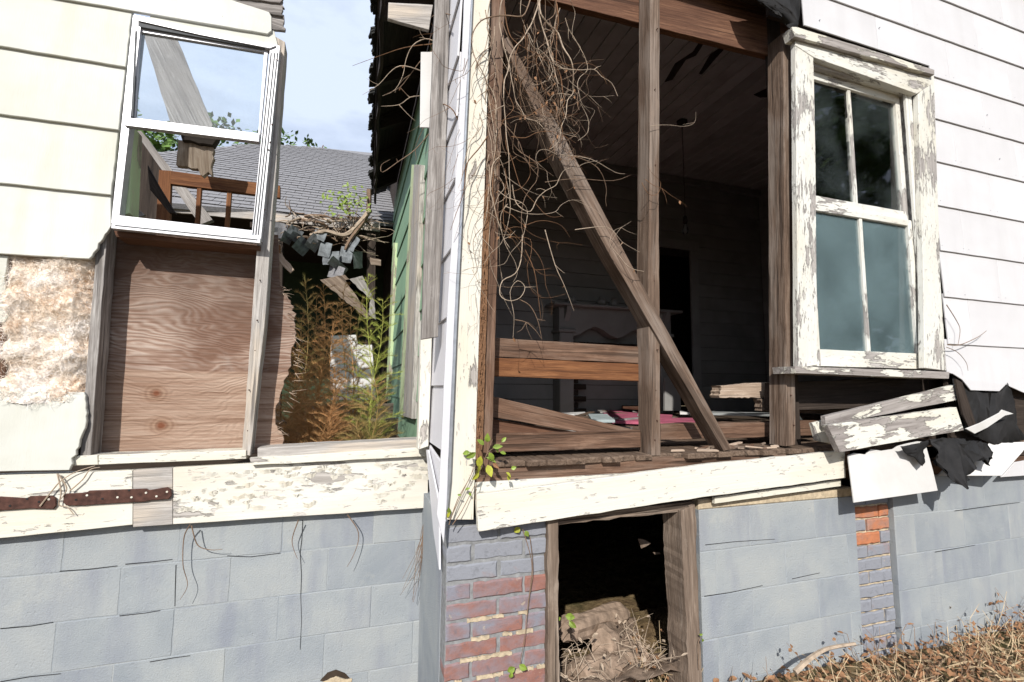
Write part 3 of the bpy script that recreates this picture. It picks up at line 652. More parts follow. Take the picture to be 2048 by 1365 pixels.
def ring(name, outer, inner, Y, d, mat, parent):
    bm = bmesh.new(); n = len(outer)
    oa = [bm.verts.new(PY(*p, Y)) for p in outer]; ia = [bm.verts.new(PY(*p, Y)) for p in inner]
    e = Vector((0, d, 0)); ob = [bm.verts.new(v.co+e) for v in oa]; ibk = [bm.verts.new(v.co+e) for v in ia]
    for i in range(n):
        j = (i+1) % n
        for f in ((oa[i], oa[j], ia[j], ia[i]), (ob[i], ibk[i], ibk[j], ob[j]), (oa[i], ob[i], ob[j], oa[j]), (ia[i], ia[j], ibk[j], ibk[i])): bm.faces.new(f)
    bmesh.ops.bevel(bm, geom=[e for e in bm.edges if all(v in oa or v in ia for v in e.verts)], offset=.0012, segments=1, affect='EDGES', clamp_overlap=True)
    return finish(name, bm, mat, parent)
bpy.data.objects.remove(us)
bpy.data.objects.remove(fr)
ring('outer_frame', [(266, 30), (560, 92), (522, 480), (222, 447)], [(283, 40), (540, 96), (504, 461), (239, 431)], YW+.008, .05, ALU, aw)
us = ring('upper_sash', [(274, 53), (536, 100), (519, 284), (249, 252)], [(281, 64), (528, 105), (517, 267), (270, 236)], YW+.02, .02, ALU, aw)
ps('glass', [(279, 62), (530, 104), (518, 268), (268, 236)], YW+.03, .003, GLASS, us, bevel=0)
ps('meeting_rail', [(252, 235), (519, 268), (518, 284), (249, 251)], YW-.004, .028, ALU, aw)
ps('green_jamb', [(252, 252), (266, 252), (258, 426), (237, 434)], YW+.06, .10, P_GREENTRIM, aw)
for a in ((554, 120), (544, 250), (537, 300), (529, 420), (540, 285)):
    c = PY(*a, YW+.006); bm = bmesh.new(); tube(bm, [c, c+Vector((0, -.003, 0))], .004, .003, 6); finish('nail', bm, RUST, aw)
stud('wall_board', [(228, 462), (520, 492), (520, 500), (232, 474)], YW+.03, .12, W_RED, 'red brown board under the sill of the metal window', 'board')

# things seen through the metal window
tag(ps('leaning_plank', [(285, 62), (352, 74), (425, 250), (418, 272), (345, 262)], 3.1, .03, W_GREY, xd=PY(420, 270, 3.1)-PY(315, 60, 3.1), wob=.002), 'wide grey plank leaning behind the glass of the metal window', 'plank')
sp = thing('broken_plank_end', PY(390, 350, 3.0), 'splintered pale plank end hanging below the meeting rail of the metal window', 'plank')
ps('stub', [(358, 262), (437, 270), (428, 286), *rag((425, 290), (364, 280), 4, 2)], 2.66, .05, W_DARK, sp, wob=.002, seg=.02)
ps('splintered_wood', [(356, 280), (425, 290), *rag((428, 300), (424, 345), 5, 3), *rag((424, 352), (352, 330), 10, 7)], 2.69, .03, W_LIGHT, sp, xd=Vector((.1, 0, -1)), wob=.002, seg=.02)
osash = thing('old_sash', PY(420, 450, 3.4), 'orange brown wooden window sash standing behind the metal window', 'window sash')
ps('stile', [(318, 340), (342, 342), (338, 470), (310, 470)], 3.40, .035, W_ORNG, osash); ps('top_rail', [(342, 342), (560, 372), (560, 396), (341, 368)], 3.40, .034, W_ORNG, osash)
ps('muntin', [(394, 374), (403, 375), (396, 480), (387, 480)], 3.405, .025, W_ORNG, osash); ps('muntin', [(454, 382), (463, 383), (456, 480), (447, 480)], 3.405, .025, W_ORNG, osash); ps('bottom_rail', [(310, 471), (560, 490), (560, 520), (310, 500)], 3.40, .034, W_ORNG, osash)
cw = thing('collapsed_panel', PY(290, 440, 3.6), 'dark collapsed wall boards leaning at the left inside the metal window', 'debris')
ps('panel', [(200, 180), (268, 252), (300, 300), (345, 352), (300, 470), (180, 470)], 3.9, .04, W_DARK, cw, wob=.004)
ps('board', [(268, 262), (282, 262), (425, 440), (400, 450)], 3.75, .05, W_GREY, cw, wob=.003); ps('board', [(295, 330), (318, 372), (352, 428), (338, 426), (300, 380)], 3.2, .02, W_DARK, cw, wob=.003); ps('board', [(240, 432), (268, 412), (290, 430), (262, 440)], 3.0, .02, W_GREY, cw)

# ------------------------------------------------------------------ side wall between the two wings
# green lap siding inside the lost room
gw = thing('green_siding_wall', (XC, 3.5, 1.1), 'sage green lap siding wall receding behind the weathered grey board', 'wall')
def xrow(o, y0, y1, zb, zt, mat, X, tk, name='siding_board', yb0=None):
    pts = [Vector((X-tk*1.2, y0, zb)), Vector((X-tk*1.2, y1, zb)), Vector((X+.001, y1, zt+.02)), Vector((X+.001, y0, zt+.02))]
    return slab(name, pts, tk, mat, o, ext=(1, 0, 0), xd=Vector((0, 1, 0)), bevel=.0015)
zrows = [1.07+.268*k for k in range(9)]
for k, zb in enumerate(zrows): xrow(gw, 2.60, 5.3, zb-(.03 if k == 0 else 0), zb+.268, S_GREEN, XC, .009)
ps_x = lambda name, px, X, t, mat, par, **k: slab(name, [PX(p[0], p[1], X) for p in px], t, mat, par, ext=(1, 0, 0), **k)
ps_x('window_casing', [(828, 330), (841, 330), (823, 838), (806, 833)], XC-.034, .03, W_GREYL, gw, wob=.001); ps_x('casing_edge', [(823, 330), (828, 330), (806, 832), (798, 829)], XC-.03, .03, P_GREENTRIM, gw)
ps_x('window_casing', [(786, 486), (790, 486), (776, 800), (771, 800)], XC-.03, .03, P_GREENTRIM, gw)
box('sheathing', XC+.025, XC+.06, YF+.1, 5.3, .9, 4.4, W_DARK, gw, bevel=0)

# lilac grey siding at the corner
gs = thing('grey_siding_wall', (XC, 2.1, 1.1), 'pale lilac grey lap siding on the narrow side wall at the corner', 'wall')
for k, zb in enumerate([1.16, 1.43, 1.715, 1.995, 2.272, 2.54, 2.805, 3.07, 3.34]):
    zt = [1.43, 1.715, 1.995, 2.272, 2.54, 2.805, 3.07, 3.34, 3.62][k]
    xrow(gs, YF+.03, 2.52, zb, zt, S_GREY, XC-.004, .008)
# bottom board split and hanging
slab('hanging_siding', [PX(858, 890, .372), PX(885, 930, .372), PX(893, 925, .372), PX(890, 1100, .37), PX(880, 1098, .365), PX(862, 1010, .362)], .008, S_GREY, gs, ext=(1, 0, 0), xd=Vector((0, .3, 1)))
slab('hanging_siding', [PX(852, 900, .355), PX(856, 900, .358), PX(878, 1010, .35), PX(878, 1140, .345), PX(866, 1060, .345)], .007, S_METAL, gs, ext=(1, 0, 0), xd=Vector((0, .3, 1)))
slab('green_sheet', [PX(859, 905, .38), PX(875, 930, .38), PX(882, 1005, .38), PX(872, 960, .38)], .004, S_GREEN, gs, ext=(1, 0, 0), xd=Vector((0, .3, 1)))
# posts where the left wing was torn off
tag(ps('weathered_board', [(872, -40), (900, -40), (894, 230), (885, 480), (876, 674), (843, 679), (850, 480), (860, 255)], 2.07, .03, W_GREY, wob=.0012), 'tall pale grey weathered board nailed up beside the lilac siding', 'board')
tag(ps('corner_post', [(843, 640), (865, 640), (857, 893), (836, 900)], 2.33, .06, P_CREAMLESS, wob=.001), 'short cream post below the tall weathered grey board', 'post')
tag(ps('siding_scrap', [(842, 104), (872, 104), (866, 256), (840, 255)], 2.14, .008, S_PANEL), 'white scrap of siding left of the tall weathered board', 'siding scrap')
# metal strip and cream corner board
cm = thing('corner_strip', (XC, YF-.04, 1), 'narrow white metal corner strip with a grey edge', 'corner trim')
ps('strip', [(930, -30), (944, -30), (926, 320), (909, 640), (893, 1020), (888, 1088), (874, 1030), (879, 980), (896, 600), (917, 280)], YF-.052, .012, S_METAL, cm, wob=.0008)
ps('edge', [(944.5, -30), (947.5, -30), (931, 320), (915, 640), (902, 960), (896, 1020), (893.5, 1020), (909.5, 640), (926.5, 320)], YF-.056, .03, GALV, cm)
tag(ps('corner_board', [(945, -30), (981, -30), (972, 300), (960, 620), (950, 950), (947, 1040), (892, 1040), (905, 900), (915, 640), (931, 320)], YF-.036, .03, P_CREAMLESS, xd=Vector((0, 0, 1)), wob=.0012), 'tall cream painted corner board left of the brown stud', 'board')

# ------------------------------------------------------------------ open wall: studs, brace, planks
RST = 'studs of the open right wall'
stud('wall_stud', [(986, -40), (1012, -40), (1000, 320), (992, 640), (983, 938), (950, 948), (962, 600), (974, 300)], YF-.015, .09, W_BROWN, 'brown corner stud wrapped in dry vines beside the cream board', grp=RST)
stud('wall_stud', [(1301, -40), (1320, -40), (1318, 450), (1321, 912), (1303, 912), (1297, 600), (1299, 300)], YF-.005, .095, W_STUD, 'grey brown stud in the middle of the opening, crossed by the brace', grp=RST)
stud('wall_stud', [(1566, 66), (1588, 70), (1591, 890), (1573, 893)], YF-.005, .10, W_STUD, 'wide rough stud at the right of the opening beside the white window', grp=RST)
tag(ps('diagonal_brace', [(1004, 80), (1016, 74), (1130, 276), (1246, 498), (1464, 898), (1448, 903), (1214, 500), (1104, 290)], YF-.022, .085, W_STUD, xd=PY(1456, 900, YF)-PY(1010, 77, YF), wob=.0012), 'long diagonal brace slanting from upper left to floor at right', 'brace')
for on, spots_ in (('wall_stud.003', ()), ('wall_stud.004', ((1310, 60), (1309, 180), (1312, 330), (1308, 560), (1310, 700), (1313, 780), (1312, 840), (1309, 880))), ('wall_stud.005', ((1578, 120), (1580, 260), (1582, 420), (1581, 600), (1584, 700), (1580, 790), (1583, 850))), ('wall_stud.001', ((520, 560), (512, 640), (506, 700), (500, 780), (496, 860)))):
    for a in spots_:
        Yn = (2.452 if on.endswith('1') else YF-.005); c = PY(a[0]+rnd(-4, 4), a[1], Yn); bm = bmesh.new(); tube(bm, [c+Vector((0, .006, 0)), c+Vector((rnd(-.003, .003), -rnd(.001, .014), rnd(-.006, 0)))], .0026, .0022, 6); finish('nail', bm, RUST, bpy.data.objects[on])
HD = 'header boards over the opening'
stud('header_beam', [(960, -35), (1590, 125), (1590, -60), (960, -240)], YF+.10, .035, W_RED, 'red brown header board across the top of the opening', 'beam')
stud('header_beam', [(1150, -110), (1600, 25), (1600, -120), (1150, -260)], YF+.02, .04, W_DARK, 'dark beam above the red brown header board', 'beam')
PK = 'planks across the lower left of the opening'
stud('cross_plank', [(985, 675.5), (1277, 694), (1278, 727.5), (984, 713.5)], YF+.085, .022, W_BROWN, 'upper brown plank of the pair across the left bay', 'plank', PK)
stud('cross_plank', [(984, 715), (1278, 729), (1280, 763), (982, 753)], YF+.083, .024, W_ORNG, 'lower orange plank of the pair across the left bay', 'plank', PK)
stud('cross_plank', [(982, 792), (1278, 862), (1278, 884), (980, 834)], YF+.10, .022, W_BROWN, 'brown plank sloping down to the right in the left bay', 'plank', PK)
stud('cross_plank', [(980, 838), (1150, 864), (1150, 884), (980, 884)], YF+.125, .022, W_RED, 'reddish plank mostly hidden behind the sloping plank', 'plank', PK)
stud('cross_plank', [(980, 869), (1281, 861), (1282, 895), (980, 906)], YF+.06, .022, W_BROWN, 'lowest level plank standing on the floorboard ends', 'plank', PK)
stud('sill_beam', [(1322, 850), (1640, 842), (1640, 872), (1322, 880)], YF+.16, .08, W_BROWN, 'low brown beam lying on the floor behind the brace foot', 'beam', wob=.003)
stud('rim_joist', [(945, 926), (1290, 916), (1660, 897), (1700, 897), (1700, 935), (1290, 958), (945, 985)], YF-.005, .03, W_BROWN, 'brown rim joist under the floorboard ends', 'joist')
bb = thing('broken_beam', PY(1520, 780, 2.2), 'rotten broken beam end poking out behind the wide right stud', 'beam')
ps('beam', [*rag((1441, 772), (1440, 796), 6, 3), (1640, 796), (1640, 766), (1520, 766)], YF+.20, .07, W_LIGHT, bb, wob=.003, seg=.02); ps('beam', [*rag((1521, 798), (1524, 822), 6, 3), (1700, 830), (1700, 797)], YF+.19, .05, W_ROT, bb, wob=.003, seg=.02)
ps('beam', [(1545, 766), (1880, 752), (1880, 812), (1545, 822)], YF+.11, .05, W_DARK, bb, wob=.003)
# loose bits of rotten wood at the foot of the opening
for k in range(36):
    px = rnd(1325, 1570); py = rnd(872, 905)-(px-1325)*.03; l = rnd(.03, .12); a = PY(px, py, YF+rnd(.0, .09)); a.z = FZ+rnd(.002, .02)
    ang = rnd(-.7, .7); d = Vector((math.cos(ang), math.sin(ang)*.6, rnd(-.08, .12)))*l; wv = Vector((0, .5, .1))*rnd(.008, .02)
    tag(slab('wood_fragment', [a, a+d, a+d*.9+wv, a+d*.1+wv*1.2], rnd(.004, .010), random.choice((W_ROT, W_LIGHT, W_BROWN)), ext=(0, 0, -1), wob=.002, seg=.02), 'small splinter of rotten wood littering the floor edge by the brace foot', 'wood scrap', 'rotten splinters by the brace foot')

# debris on the floor of the room
PINK = plain('faded_pink_sheet', (.36, .09, .145), .8, 0, .35, 8); PALEB = plain('pale_blue_board', (.34, .40, .41), .7, 0, .3, 8)
def lay(name, px, mat, lab, cat, h=.02, z=.03, **k): return tag(slab(name, [PZ(a, b, FZ+z) for a, b in px], h, mat, ext=(0, 0, -1), wob=.004, **k), lab, cat)
lay('pink_sheet', [(1190, 812), (1280, 826), (1345, 830), (1340, 846), (1225, 842)], PINK, 'faded pink sheet lying on the room floor behind the middle stud', 'sheet', z=.035)
lay('pink_sheet', [(1318, 836), (1392, 836), (1396, 845), (1318, 846)], PINK, 'smaller pink sheet between the middle stud and the brace', 'sheet', z=.05)
lay('picture_frame', [(1176, 828), (1214, 828), (1230, 840), (1184, 840)], PALEB, 'pale blue framed board lying on the room floor', 'board', z=.06)
lay('white_strip', [(1360, 822), (1560, 826), (1560, 829), (1360, 825)], S_PANEL, 'long thin white strip lying across the room floor', 'strip', z=.07)
lay('white_strip', [(1120, 826), (1170, 824), (1172, 828), (1122, 829)], S_PANEL, 'short white strip on the floor left of the pale blue board', 'strip', z=.06)
lay('floor_junk', [(1240, 806), (1300, 810), (1296, 818), (1246, 814)], W_RED, 'dark red panel on the floor in front of the fireplace', 'panel', z=.09)
for k in range(36):
    p = Vector((rnd(.7, 4.6), rnd(2.6, 4.6), FZ)); l = rnd(.08, .5); ang = rnd(0, 3.1); d = Vector((math.cos(ang), math.sin(ang), rnd(-.03, .1)))*l; q = Vector((-math.sin(ang), math.cos(ang), 0))*rnd(.02, .09); p.z += rnd(.005, .05)
    tag(slab('floor_debris', [p, p+d, p+d+q, p+q], rnd(.004, .02), random.choice((W_FLOOR, W_DARK, INWALL, W_GREY, MANTEL)), ext=(0, 0, -1), wob=.004), 'scrap of fallen board or plaster strewn over the room floor', 'debris', 'scraps on the room floor')
tag(ps('white_board', [(1330, 757), (1361, 757), (1362, 822), (1330, 822)], 4.5, .03, INWALL), 'dim white board standing on the floor right of the fireplace', 'board')

# skirt of the right wing
tag(ps('skirt_board', [(951, 966), (1310, 944), (1690, 903), (1690, 940), (1310, 972), (951, 995)], YF-.02, .014, P_HALF, xd=Vector((1, 0, 0)), wob=.001), 'upper edge board with half its cream paint gone, under the rim joist', 'board')
tag(ps('skirt_board', [(953, 990), (1400, 931), (1688, 902), (1692, 956), (1350, 1003), (957, 1064)], YF-.062, .026, P_CREAMLESS, xd=PY(1690, 930, YF)-PY(955, 1027, YF), wob=.0015), 'long sagging cream skirt board below the opening', 'board')
tag(ps('skirt_board', [(1430, 995), (1682, 960), (1682, 973), (1430, 1008)], YF-.03, .018, P_CREAM, wob=.001), 'short cream strip showing below the right end of the sagging board', 'board')

# ------------------------------------------------------------------ right wall
rs = thing('siding_wall', (4, YF, 1), 'clean white lap siding of the right wall around the wooden window', 'wall')
YR = 1.775
zb0 = [4.125-.2705*k for k in range(0, 10)]
wl = PY(1870, 160, YR).x; wr2 = PY(1892, 740, YR).x
for k, zb in enumerate(zb0):
    zt = zb+.2705+.02; xl0 = {0: 1.98, 1: 2.03, 2: 2.10, 3: 2.235}.get(k, 3.195)
    xs = [xl0]+sorted(x for x in (2.5+.61*j+(.3 if k % 2 else 0) for j in range(9)) if xl0+.15 < x < 6.4)+[6.6]
    for a, b in zip(xs[:-1], xs[1:]):
        tp = [Vector((a+.001, YR, zb)), Vector((b-.001, YR, zb)), Vector((b-.001, YR+.010, zt)), Vector((a+.001, YR+.010, zt))]
        if k == 3 and a < 3.2:      # cut round the window head
            tp = [Vector((a+.001, YR+.004, 3.375)), Vector((b-.001, YR+.004, 3.375)), Vector((b-.001, YR+.010, zt)), Vector((a+.001, YR+.010, zt))]
            if b > 3.235: tp = [Vector((a+.001, YR+.004, 3.375)), Vector((3.235, YR+.004, 3.375)), Vector((3.235, YR, zb)), Vector((b-.001, YR, zb)), Vector((b-.001, YR+.010, zt)), Vector((a+.001, YR+.010, zt))]
        sb_ = slab('siding_board', tp, .0065, S_RIGHT, rs, xd=Vector((1, 0, 0)), bevel=.001, wob=.0009, seg=.08)
        for q in range(2):
            c = Vector((a+(b-a)*(.06+.88*q), YR+.0016, zb+.03)); bm = bmesh.new(); tube(bm, [c+Vector((0, .004, 0)), c+Vector((0, -.0015, 0))], .0028, .0024, 6); finish('nail', bm, GALV, sb_)
ps('siding_board', [(1880, 678, YR+.010), (2048, 688, YR+.010), (2140, 694, YR+.010), (2140, 800), (2048, 786), (2012, 770), (1999, 783), (1942, 781), (1925, 760), (1906, 748), (1895, 746)], YR, .006, S_RIGHT, rs, xd=Vector((1, 0, 0)))
box('sheathing', 2.05, 6.6, YF+.0, YF+.02, 3.42, 4.3, W_DARK, rs, bevel=0); box('sheathing', 3.25, 6.6, YF, YF+.02, FZ-.1, 3.42, W_DARK, rs, bevel=0)
for a, b in (((1640, 40), 0), ((1760, 55), 0), ((1975, 230), 0), ((2000, 318), 0), ((1930, 590), 0)):
    c = PY(*a, YR-.0); bm = bmesh.new(); tube(bm, [c+Vector((0, .006, 0)), c+Vector((0, -.001, 0))], .003, .003, 6); finish('nail', bm, GALV, rs)
box('sill_beam', 2.48, 6.6, YF+.01, YF+.1, .961, FZ-.105, W_BROWN, rs)
rf = thing('house_roof', (3, 3, 4.3), 'dark roof edge of the right wing above the white siding', 'roof')
box('deck', .26, 6.9, 1.70, 7.6, 4.30, 4.36, SHINGD, rf, bevel=.004); box('frieze', .42, 6.62, 1.745, 1.774, 4.14, 4.298, S_RIGHT, rf)

# wooden window
ww = thing('wooden_window', PY(1740, 740, YF), 'old wooden double hung window with flaking white paint and dusty panes', 'window')
YC = 1.765
ps('casing', [(1591, 92), (1627, 116), (1631, 300), (1635, 730), (1597, 736)], YC, .028, P_WIN, ww, wob=.001)
ps('casing', [(1836, 190), (1868, 148), (1881, 560), (1893, 742), (1849, 736), (1846, 520)], YC, .028, P_WIN, ww, wob=.001)
ps('head_casing', [(1591, 72), (1868, 147), (1867, 166), (1834, 188), (1628, 115), (1591, 91)], YC-.001, .03, P_WIN, ww, xd=Vector((1, 0, 0)), wob=.001)
ps('drip_cap', [(1584, 54), (1594, 54), (1869, 140), (1869, 150), (1590, 73)], YC-.025, .06, P_HALF, ww, wob=.0015)
ps('sill', [(1590, 733), (1899, 744), (1898, 758), (1592, 747)], YC-.03, .13, P_HALF, ww, wob=.0015)
# jamb reveal
Lx = PY(1627, 300, YC).x; Rx = PY(1846, 400, YC).x; zT = PY(1730, 150, YC).z; zS = PY(1740, 735, YC).z
zT = PY(1628, 118, YC).z
box('jamb', Lx-.02, Lx+.004, YC+.029, YC+.14, zS, zT+.01, P_WIN, ww, bevel=0); box('jamb', Rx-.006, Rx+.02, YC+.029, YC+.14, zS, zT+.01, P_WIN, ww, bevel=0)
box('head_jamb', Lx+.005, Rx-.007, YC+.029, YC+.14, zT-.012, zT+.01, P_WIN, ww, bevel=0)
box('parting_bead', Rx-.028, Rx-.007, YC+.03, YC+.045, zS, zT-.013, P_WIN, ww)
zM = PY(1725, 425, YC+.06).z; xl, xr = Lx+.006, Rx-.030; xm = PY(1717, 420, YC+.06).x
def sash(name, z0, z1, Y, gm, rail0, rail1, st0, st1):
    s = box(name, xl, xl+st0, Y, Y+.035, z0, z1, P_WIN, ww, wob=.0008)
    for a in (('stile', xr-st1, xr, z0, z1), ('bottom_rail', xl+st0+.0005, xr-st1-.0005, z0, z0+rail0), ('top_rail', xl+st0+.0005, xr-st1-.0005, z1-rail1, z1), ('muntin', xm-.011, xm+.011, z0+rail0+.0005, z1-rail1-.0005)):
        box(a[0], a[1], a[2], Y+(.006 if a[0] == 'muntin' else .001), Y+.033, a[3], a[4], P_WIN, s, wob=.0008)
    for a, b in ((xl+st0, xm-.011), (xm+.011, xr-st1)): box('pane', a, b, Y+.018, Y+.021, z0+rail0, z1-rail1, gm, s, bevel=0)
    return s
sash('upper_sash', zM-.005, zT-.014, YC+.062, GLASSUP, .055, .045, .012, .035)
sash('lower_sash', zS+.002, zM-.006, YC+.045, GLASSLOW, .085, .035, .012, .035)

# wreckage under the window
ld = 'fallen trim boards under the wooden window'
def loose(px, Y, t, mat, lab, **k): return tag(ps('fallen_board', px, Y, t, mat, wob=.001, **k), lab, 'board', ld)
loose([(1651, 833, YF-.10), (1911, 770, YF-.06), (1914, 801, YF-.06), (1652, 853, YF-.10)], None, .025, P_HALF, 'upper of two slanting flaked boards under the wooden window')
loose([(1655, 851, YF-.15), (1913, 815, YF-.10), (1928, 861, YF-.11), (1681, 905, YF-.16)], None, .03, P_HALF, 'lower and wider of two slanting flaked boards under the wooden window')
loose([(1625, 847, YF-.05), (1655, 840, YF-.07), (1672, 890, YF-.07), (1635, 882, YF-.05)], None, .02, P_CREAM, 'short board end behind the slanting flaked boards')
tag(ps('siding_sheet', [*[(p[0], p[1], YF-.10) for p in rag((1697, 912), (1850, 884), 9, 5)], (1856, 905, YF-.11), (1866, 940, YF-.12), (1876, 982, YF-.13), (1709, 1006, YF-.13)], None, .007, S_PANEL), 'bright white siding panel hanging loose over the brick pier', 'panel')
tag(ps('siding_sheet', [(1876, 952, YF-.05), (1930, 900, YF-.04), (1979, 887, YF-.05), (2060, 884, YF-.06), (2045, 905, YF-.09), (2003, 952, YF-.12)], None, .007, S_PANEL), 'light grey tilted siding panel right of the black felt', 'panel')
tag(ps('siding_sheet', [(2003, 955), (2030, 925), (2150, 905), (2150, 945)], YF-.05, .007, S_RIGHT), 'bottom white siding piece at the right edge above the blocks', 'panel')
def crumple(name, px, Y, amp, lab, cells=14):
    """a torn sheet of felt, filled from its outline and crumpled"""
    pts = [PY(p[0], p[1], p[2] if len(p) > 2 else Y) for p in px]; bm = bmesh.new(); f = bm.faces.new([bm.verts.new(p) for p in pts])
    bmesh.ops.triangulate(bm, faces=[f]); 
    for _ in range(5): bmesh.ops.subdivide_edges(bm, edges=[e for e in bm.edges if e.calc_length() > .014], cuts=1)
    for v in bm.verts: v.co += Vector((.3*amp*mnoise.noise(v.co*30), amp*mnoise.fractal(v.co*12, 1, 2, 4)*1.6, .3*amp*mnoise.noise(v.co*33+Vector((9, 0, 0)))))
    g = bmesh.ops.extrude_face_region(bm, geom=list(bm.faces))
    for v in g['geom']:
        if isinstance(v, bmesh.types.BMVert): v.co.y += .003
    return tag(finish(name, bm, FELT, smooth=True), lab, 'felt', 'torn black felt')
crumple('tar_felt', [(1858, 880, 1.72), (1905, 876, 1.72), (1979, 886, 1.74), (1975, 934, 1.70), (1964, 918, 1.68), (1942, 950, 1.65), (1922, 977, 1.63), (1904, 966, 1.64), (1888, 930, 1.66), (1872, 905, 1.70)], 1.7, .03, 'black felt hanging in a pointed fold below the fallen boards')
crumple('tar_felt', [(1805, 893, 1.68), (1858, 882, 1.70), (1848, 900, 1.70), (1850, 925, 1.69), (1838, 932, 1.69), (1826, 915, 1.69), (1812, 908, 1.68)], 1.69, .012, 'small torn tip of black felt over the bright white panel')
crumple('tar_felt', [(1903, 746, 1.80), (1930, 760, 1.79), (1946, 783, 1.79), (1998, 784, 1.79), (2012, 766, 1.775), (2026, 806, 1.77), (2036, 850, 1.77), (2050, 880, 1.77), (1985, 890, 1.78), (1926, 862, 1.78), (1915, 800, 1.79)], 1.8, .012, 'black felt showing behind the torn lower edge of the white siding')
tag(ps('felt_batten', [(1912, 758), (1925, 765), (1954, 852), (1940, 858), (1926, 830)], YF-.085, .012, W_DARK), 'dark splintered batten leaning against the black felt', 'batten')
ps('edge', [(1932, 858, 1.69), (1962, 846, 1.69), (2000, 826, 1.70), (2005, 820, 1.70), (2028, 828, 1.71), (2010, 832, 1.70), (1975, 856, 1.69), (1950, 868, 1.69)], None, .006, S_PANEL, bpy.data.objects['siding_sheet.001'])
crumple('tar_felt', [(1480, -60, 1.76), (1600, -60, 1.74), (1600, 40, 1.74), (1592, 62, 1.735), (1576, 50, 1.75), (1552, 20, 1.75), (1530, 8, 1.76), (1500, -10, 1.76)], 1.75, .012, 'black felt torn above the top left corner of the wooden window')

# ------------------------------------------------------------------ lost room: what lies behind the left wing
soil = box('soil_floor', -3.2, XC-.01, 2.66, 8.0, .70, .86, DARKIN, bevel=0); soil['kind'] = 'structure'
ov = thing('roof_overhang', (.2, 3, 3.3), 'ragged dark overhang of old shingles above the green wall', 'roof')
ZE = EYE+2.12
def XEf(y): return .028+.034*(y-2.25)          # the torn edge drifts towards the wall
slab('deck', [Vector((XEf(2.28)+.03, 2.28, ZE)), Vector((XEf(5.3)+.03, 5.3, ZE)), Vector((XC+.02, 5.3, ZE+.16)), Vector((XC+.02, 2.28, ZE+.16))], .025, W_DARK, ov, ext=(-.4, 0, 1), xd=Vector((0, 1, 0)))
y = 2.29
while y < 5.3:
    l = rnd(.06, .17); o = rnd(-.03, .022)
    for q in range(3):
        X = XEf(y)-o*rnd(.6, 1.4); z0 = ZE+.026+q*.013-rnd(0, .02)
        p = [Vector((X, y+rnd(-.01, .01), z0)), Vector((X+rnd(-.01, .01), y+l, z0)), Vector((X+.16, y+l, ZE+.09+q*.013)), Vector((X+.16, y, ZE+.09+q*.013))]
        slab('shingle', p, .009, SHINGD, ov, ext=(-.45, 0, 1), xd=Vector((0, 1, 0)), wob=.008, seg=.025, bevel=0)
    y += l*.96
for y in (2.55, 3.15, 3.75, 4.35, 4.95):
    X = XEf(y); slab('rafter', [Vector((X+.04, y, ZE-.001)), Vector((XC-.014, y, ZE+.15)), Vector((XC-.014, y, ZE+.03)), Vector((X+.04, y, ZE-.10))], .045, W_DARK, ov, ext=(0, 1, 0))
slab('fascia', wobble([Vector((XEf(2.3)+.04, 2.3, ZE-.13)), Vector((XEf(5.28)+.04, 5.28, ZE-.13)), Vector((XEf(5.28)+.04, 5.28, ZE-.005)), Vector((XEf(2.3)+.04, 2.3, ZE-.005))], .12, .008), .02, W_DARK, ov, ext=(1, 0, 0), xd=Vector((0, 1, 0)), bevel=0)
tag(ps('plank_scrap', [(777, 5), (866, 10), (858, 60), (776, 37)], 2.26, .02, W_GREYL, wob=.002), 'grey plank scrap nailed under the ragged roof overhang', 'plank')

bwg = thing('back_wing', (-1.5, 5.3, .9), 'rear wing with dark open wall under its grey shingle roof', 'building')
FY, FZZ = 5.2, EYE+1.75; PITCHR = .68
def PR(x, y):       # a pixel on the plane of the rear roof
    d = ray(x, y); n = Vector((0, -PITCHR, 1)); p0 = Vector((0, FY, FZZ)); t = n.dot(p0-EV)/n.dot(d); return EV+d*t
outl = [PR(*p) for p in ((180, 392), (545, 424), (800, 446), (800, 318), (742, 306), (690, 301), (640, 296), (590, 293), (560, 290), (520, 290), (470, 292), (400, 298), (330, 304), (180, 322))]
slab('roof_deck', outl, .05, SHING, bwg, ext=(0, PITCHR, -1), bevel=0)
bwg_pts = [(p.x, math.hypot(p.y-FY, p.z-FZZ)) for p in outl]
sl_ = Vector((0, 1, PITCHR)).normalized(); nr = Vector((0, -PITCHR, 1)).normalized()
def inside(x, s):
    c = False; n = len(bwg_pts)
    for i in range(n):
        (x1, y1), (x2, y2) = bwg_pts[i], bwg_pts[(i+1) % n]
        if (y1 > s) != (y2 > s) and x < (x2-x1)*(s-y1)/(y2-y1)+x1: c = not c
    return c
bmr = bmesh.new(); k = 0; r = 0; s0 = 0.; shm = None
while s0 < 4.4:
    x = -4.6+(.083 if r % 2 else 0)
    while x < 1.2:
        if inside(x+.08, s0+.07):
            p = Vector((x, FY, FZZ))+sl_*s0+nr*(.012+rnd(0, .003)); lg = rnd(-.004, .004)
            q = [p+sl_*lg, p+Vector((.162, 0, 0))+sl_*lg, p+Vector((.16, 0, 0))+sl_*.15-nr*.01, p+sl_*.15-nr*.01]
            if k < 300 and x > -2.9 and s0 < 2.4:
                slab('shingle', q, .004, SHING, bwg, ext=tuple(-nr), xd=Vector((1, 0, 0)), bevel=0); k += 1
            else:
                a = [bmr.verts.new(v) for v in q]; b = [bmr.verts.new(v-nr*.004) for v in q]; bmr.faces.new(a)
                for i in range(4): bmr.faces.new((a[i], b[i], b[(i+1) % 4], a[(i+1) % 4]))
        x += .166
    s0 += .125; r += 1
finish('shingle_field', bmr, SHING, bwg)['kind'] = 'stuff'
ps('fascia', [(180, 394), (545, 426), (760, 446), (760, 463), (545, 443), (180, 410)], FY-.01, .025, W_GREYL, bwg, wob=.004)
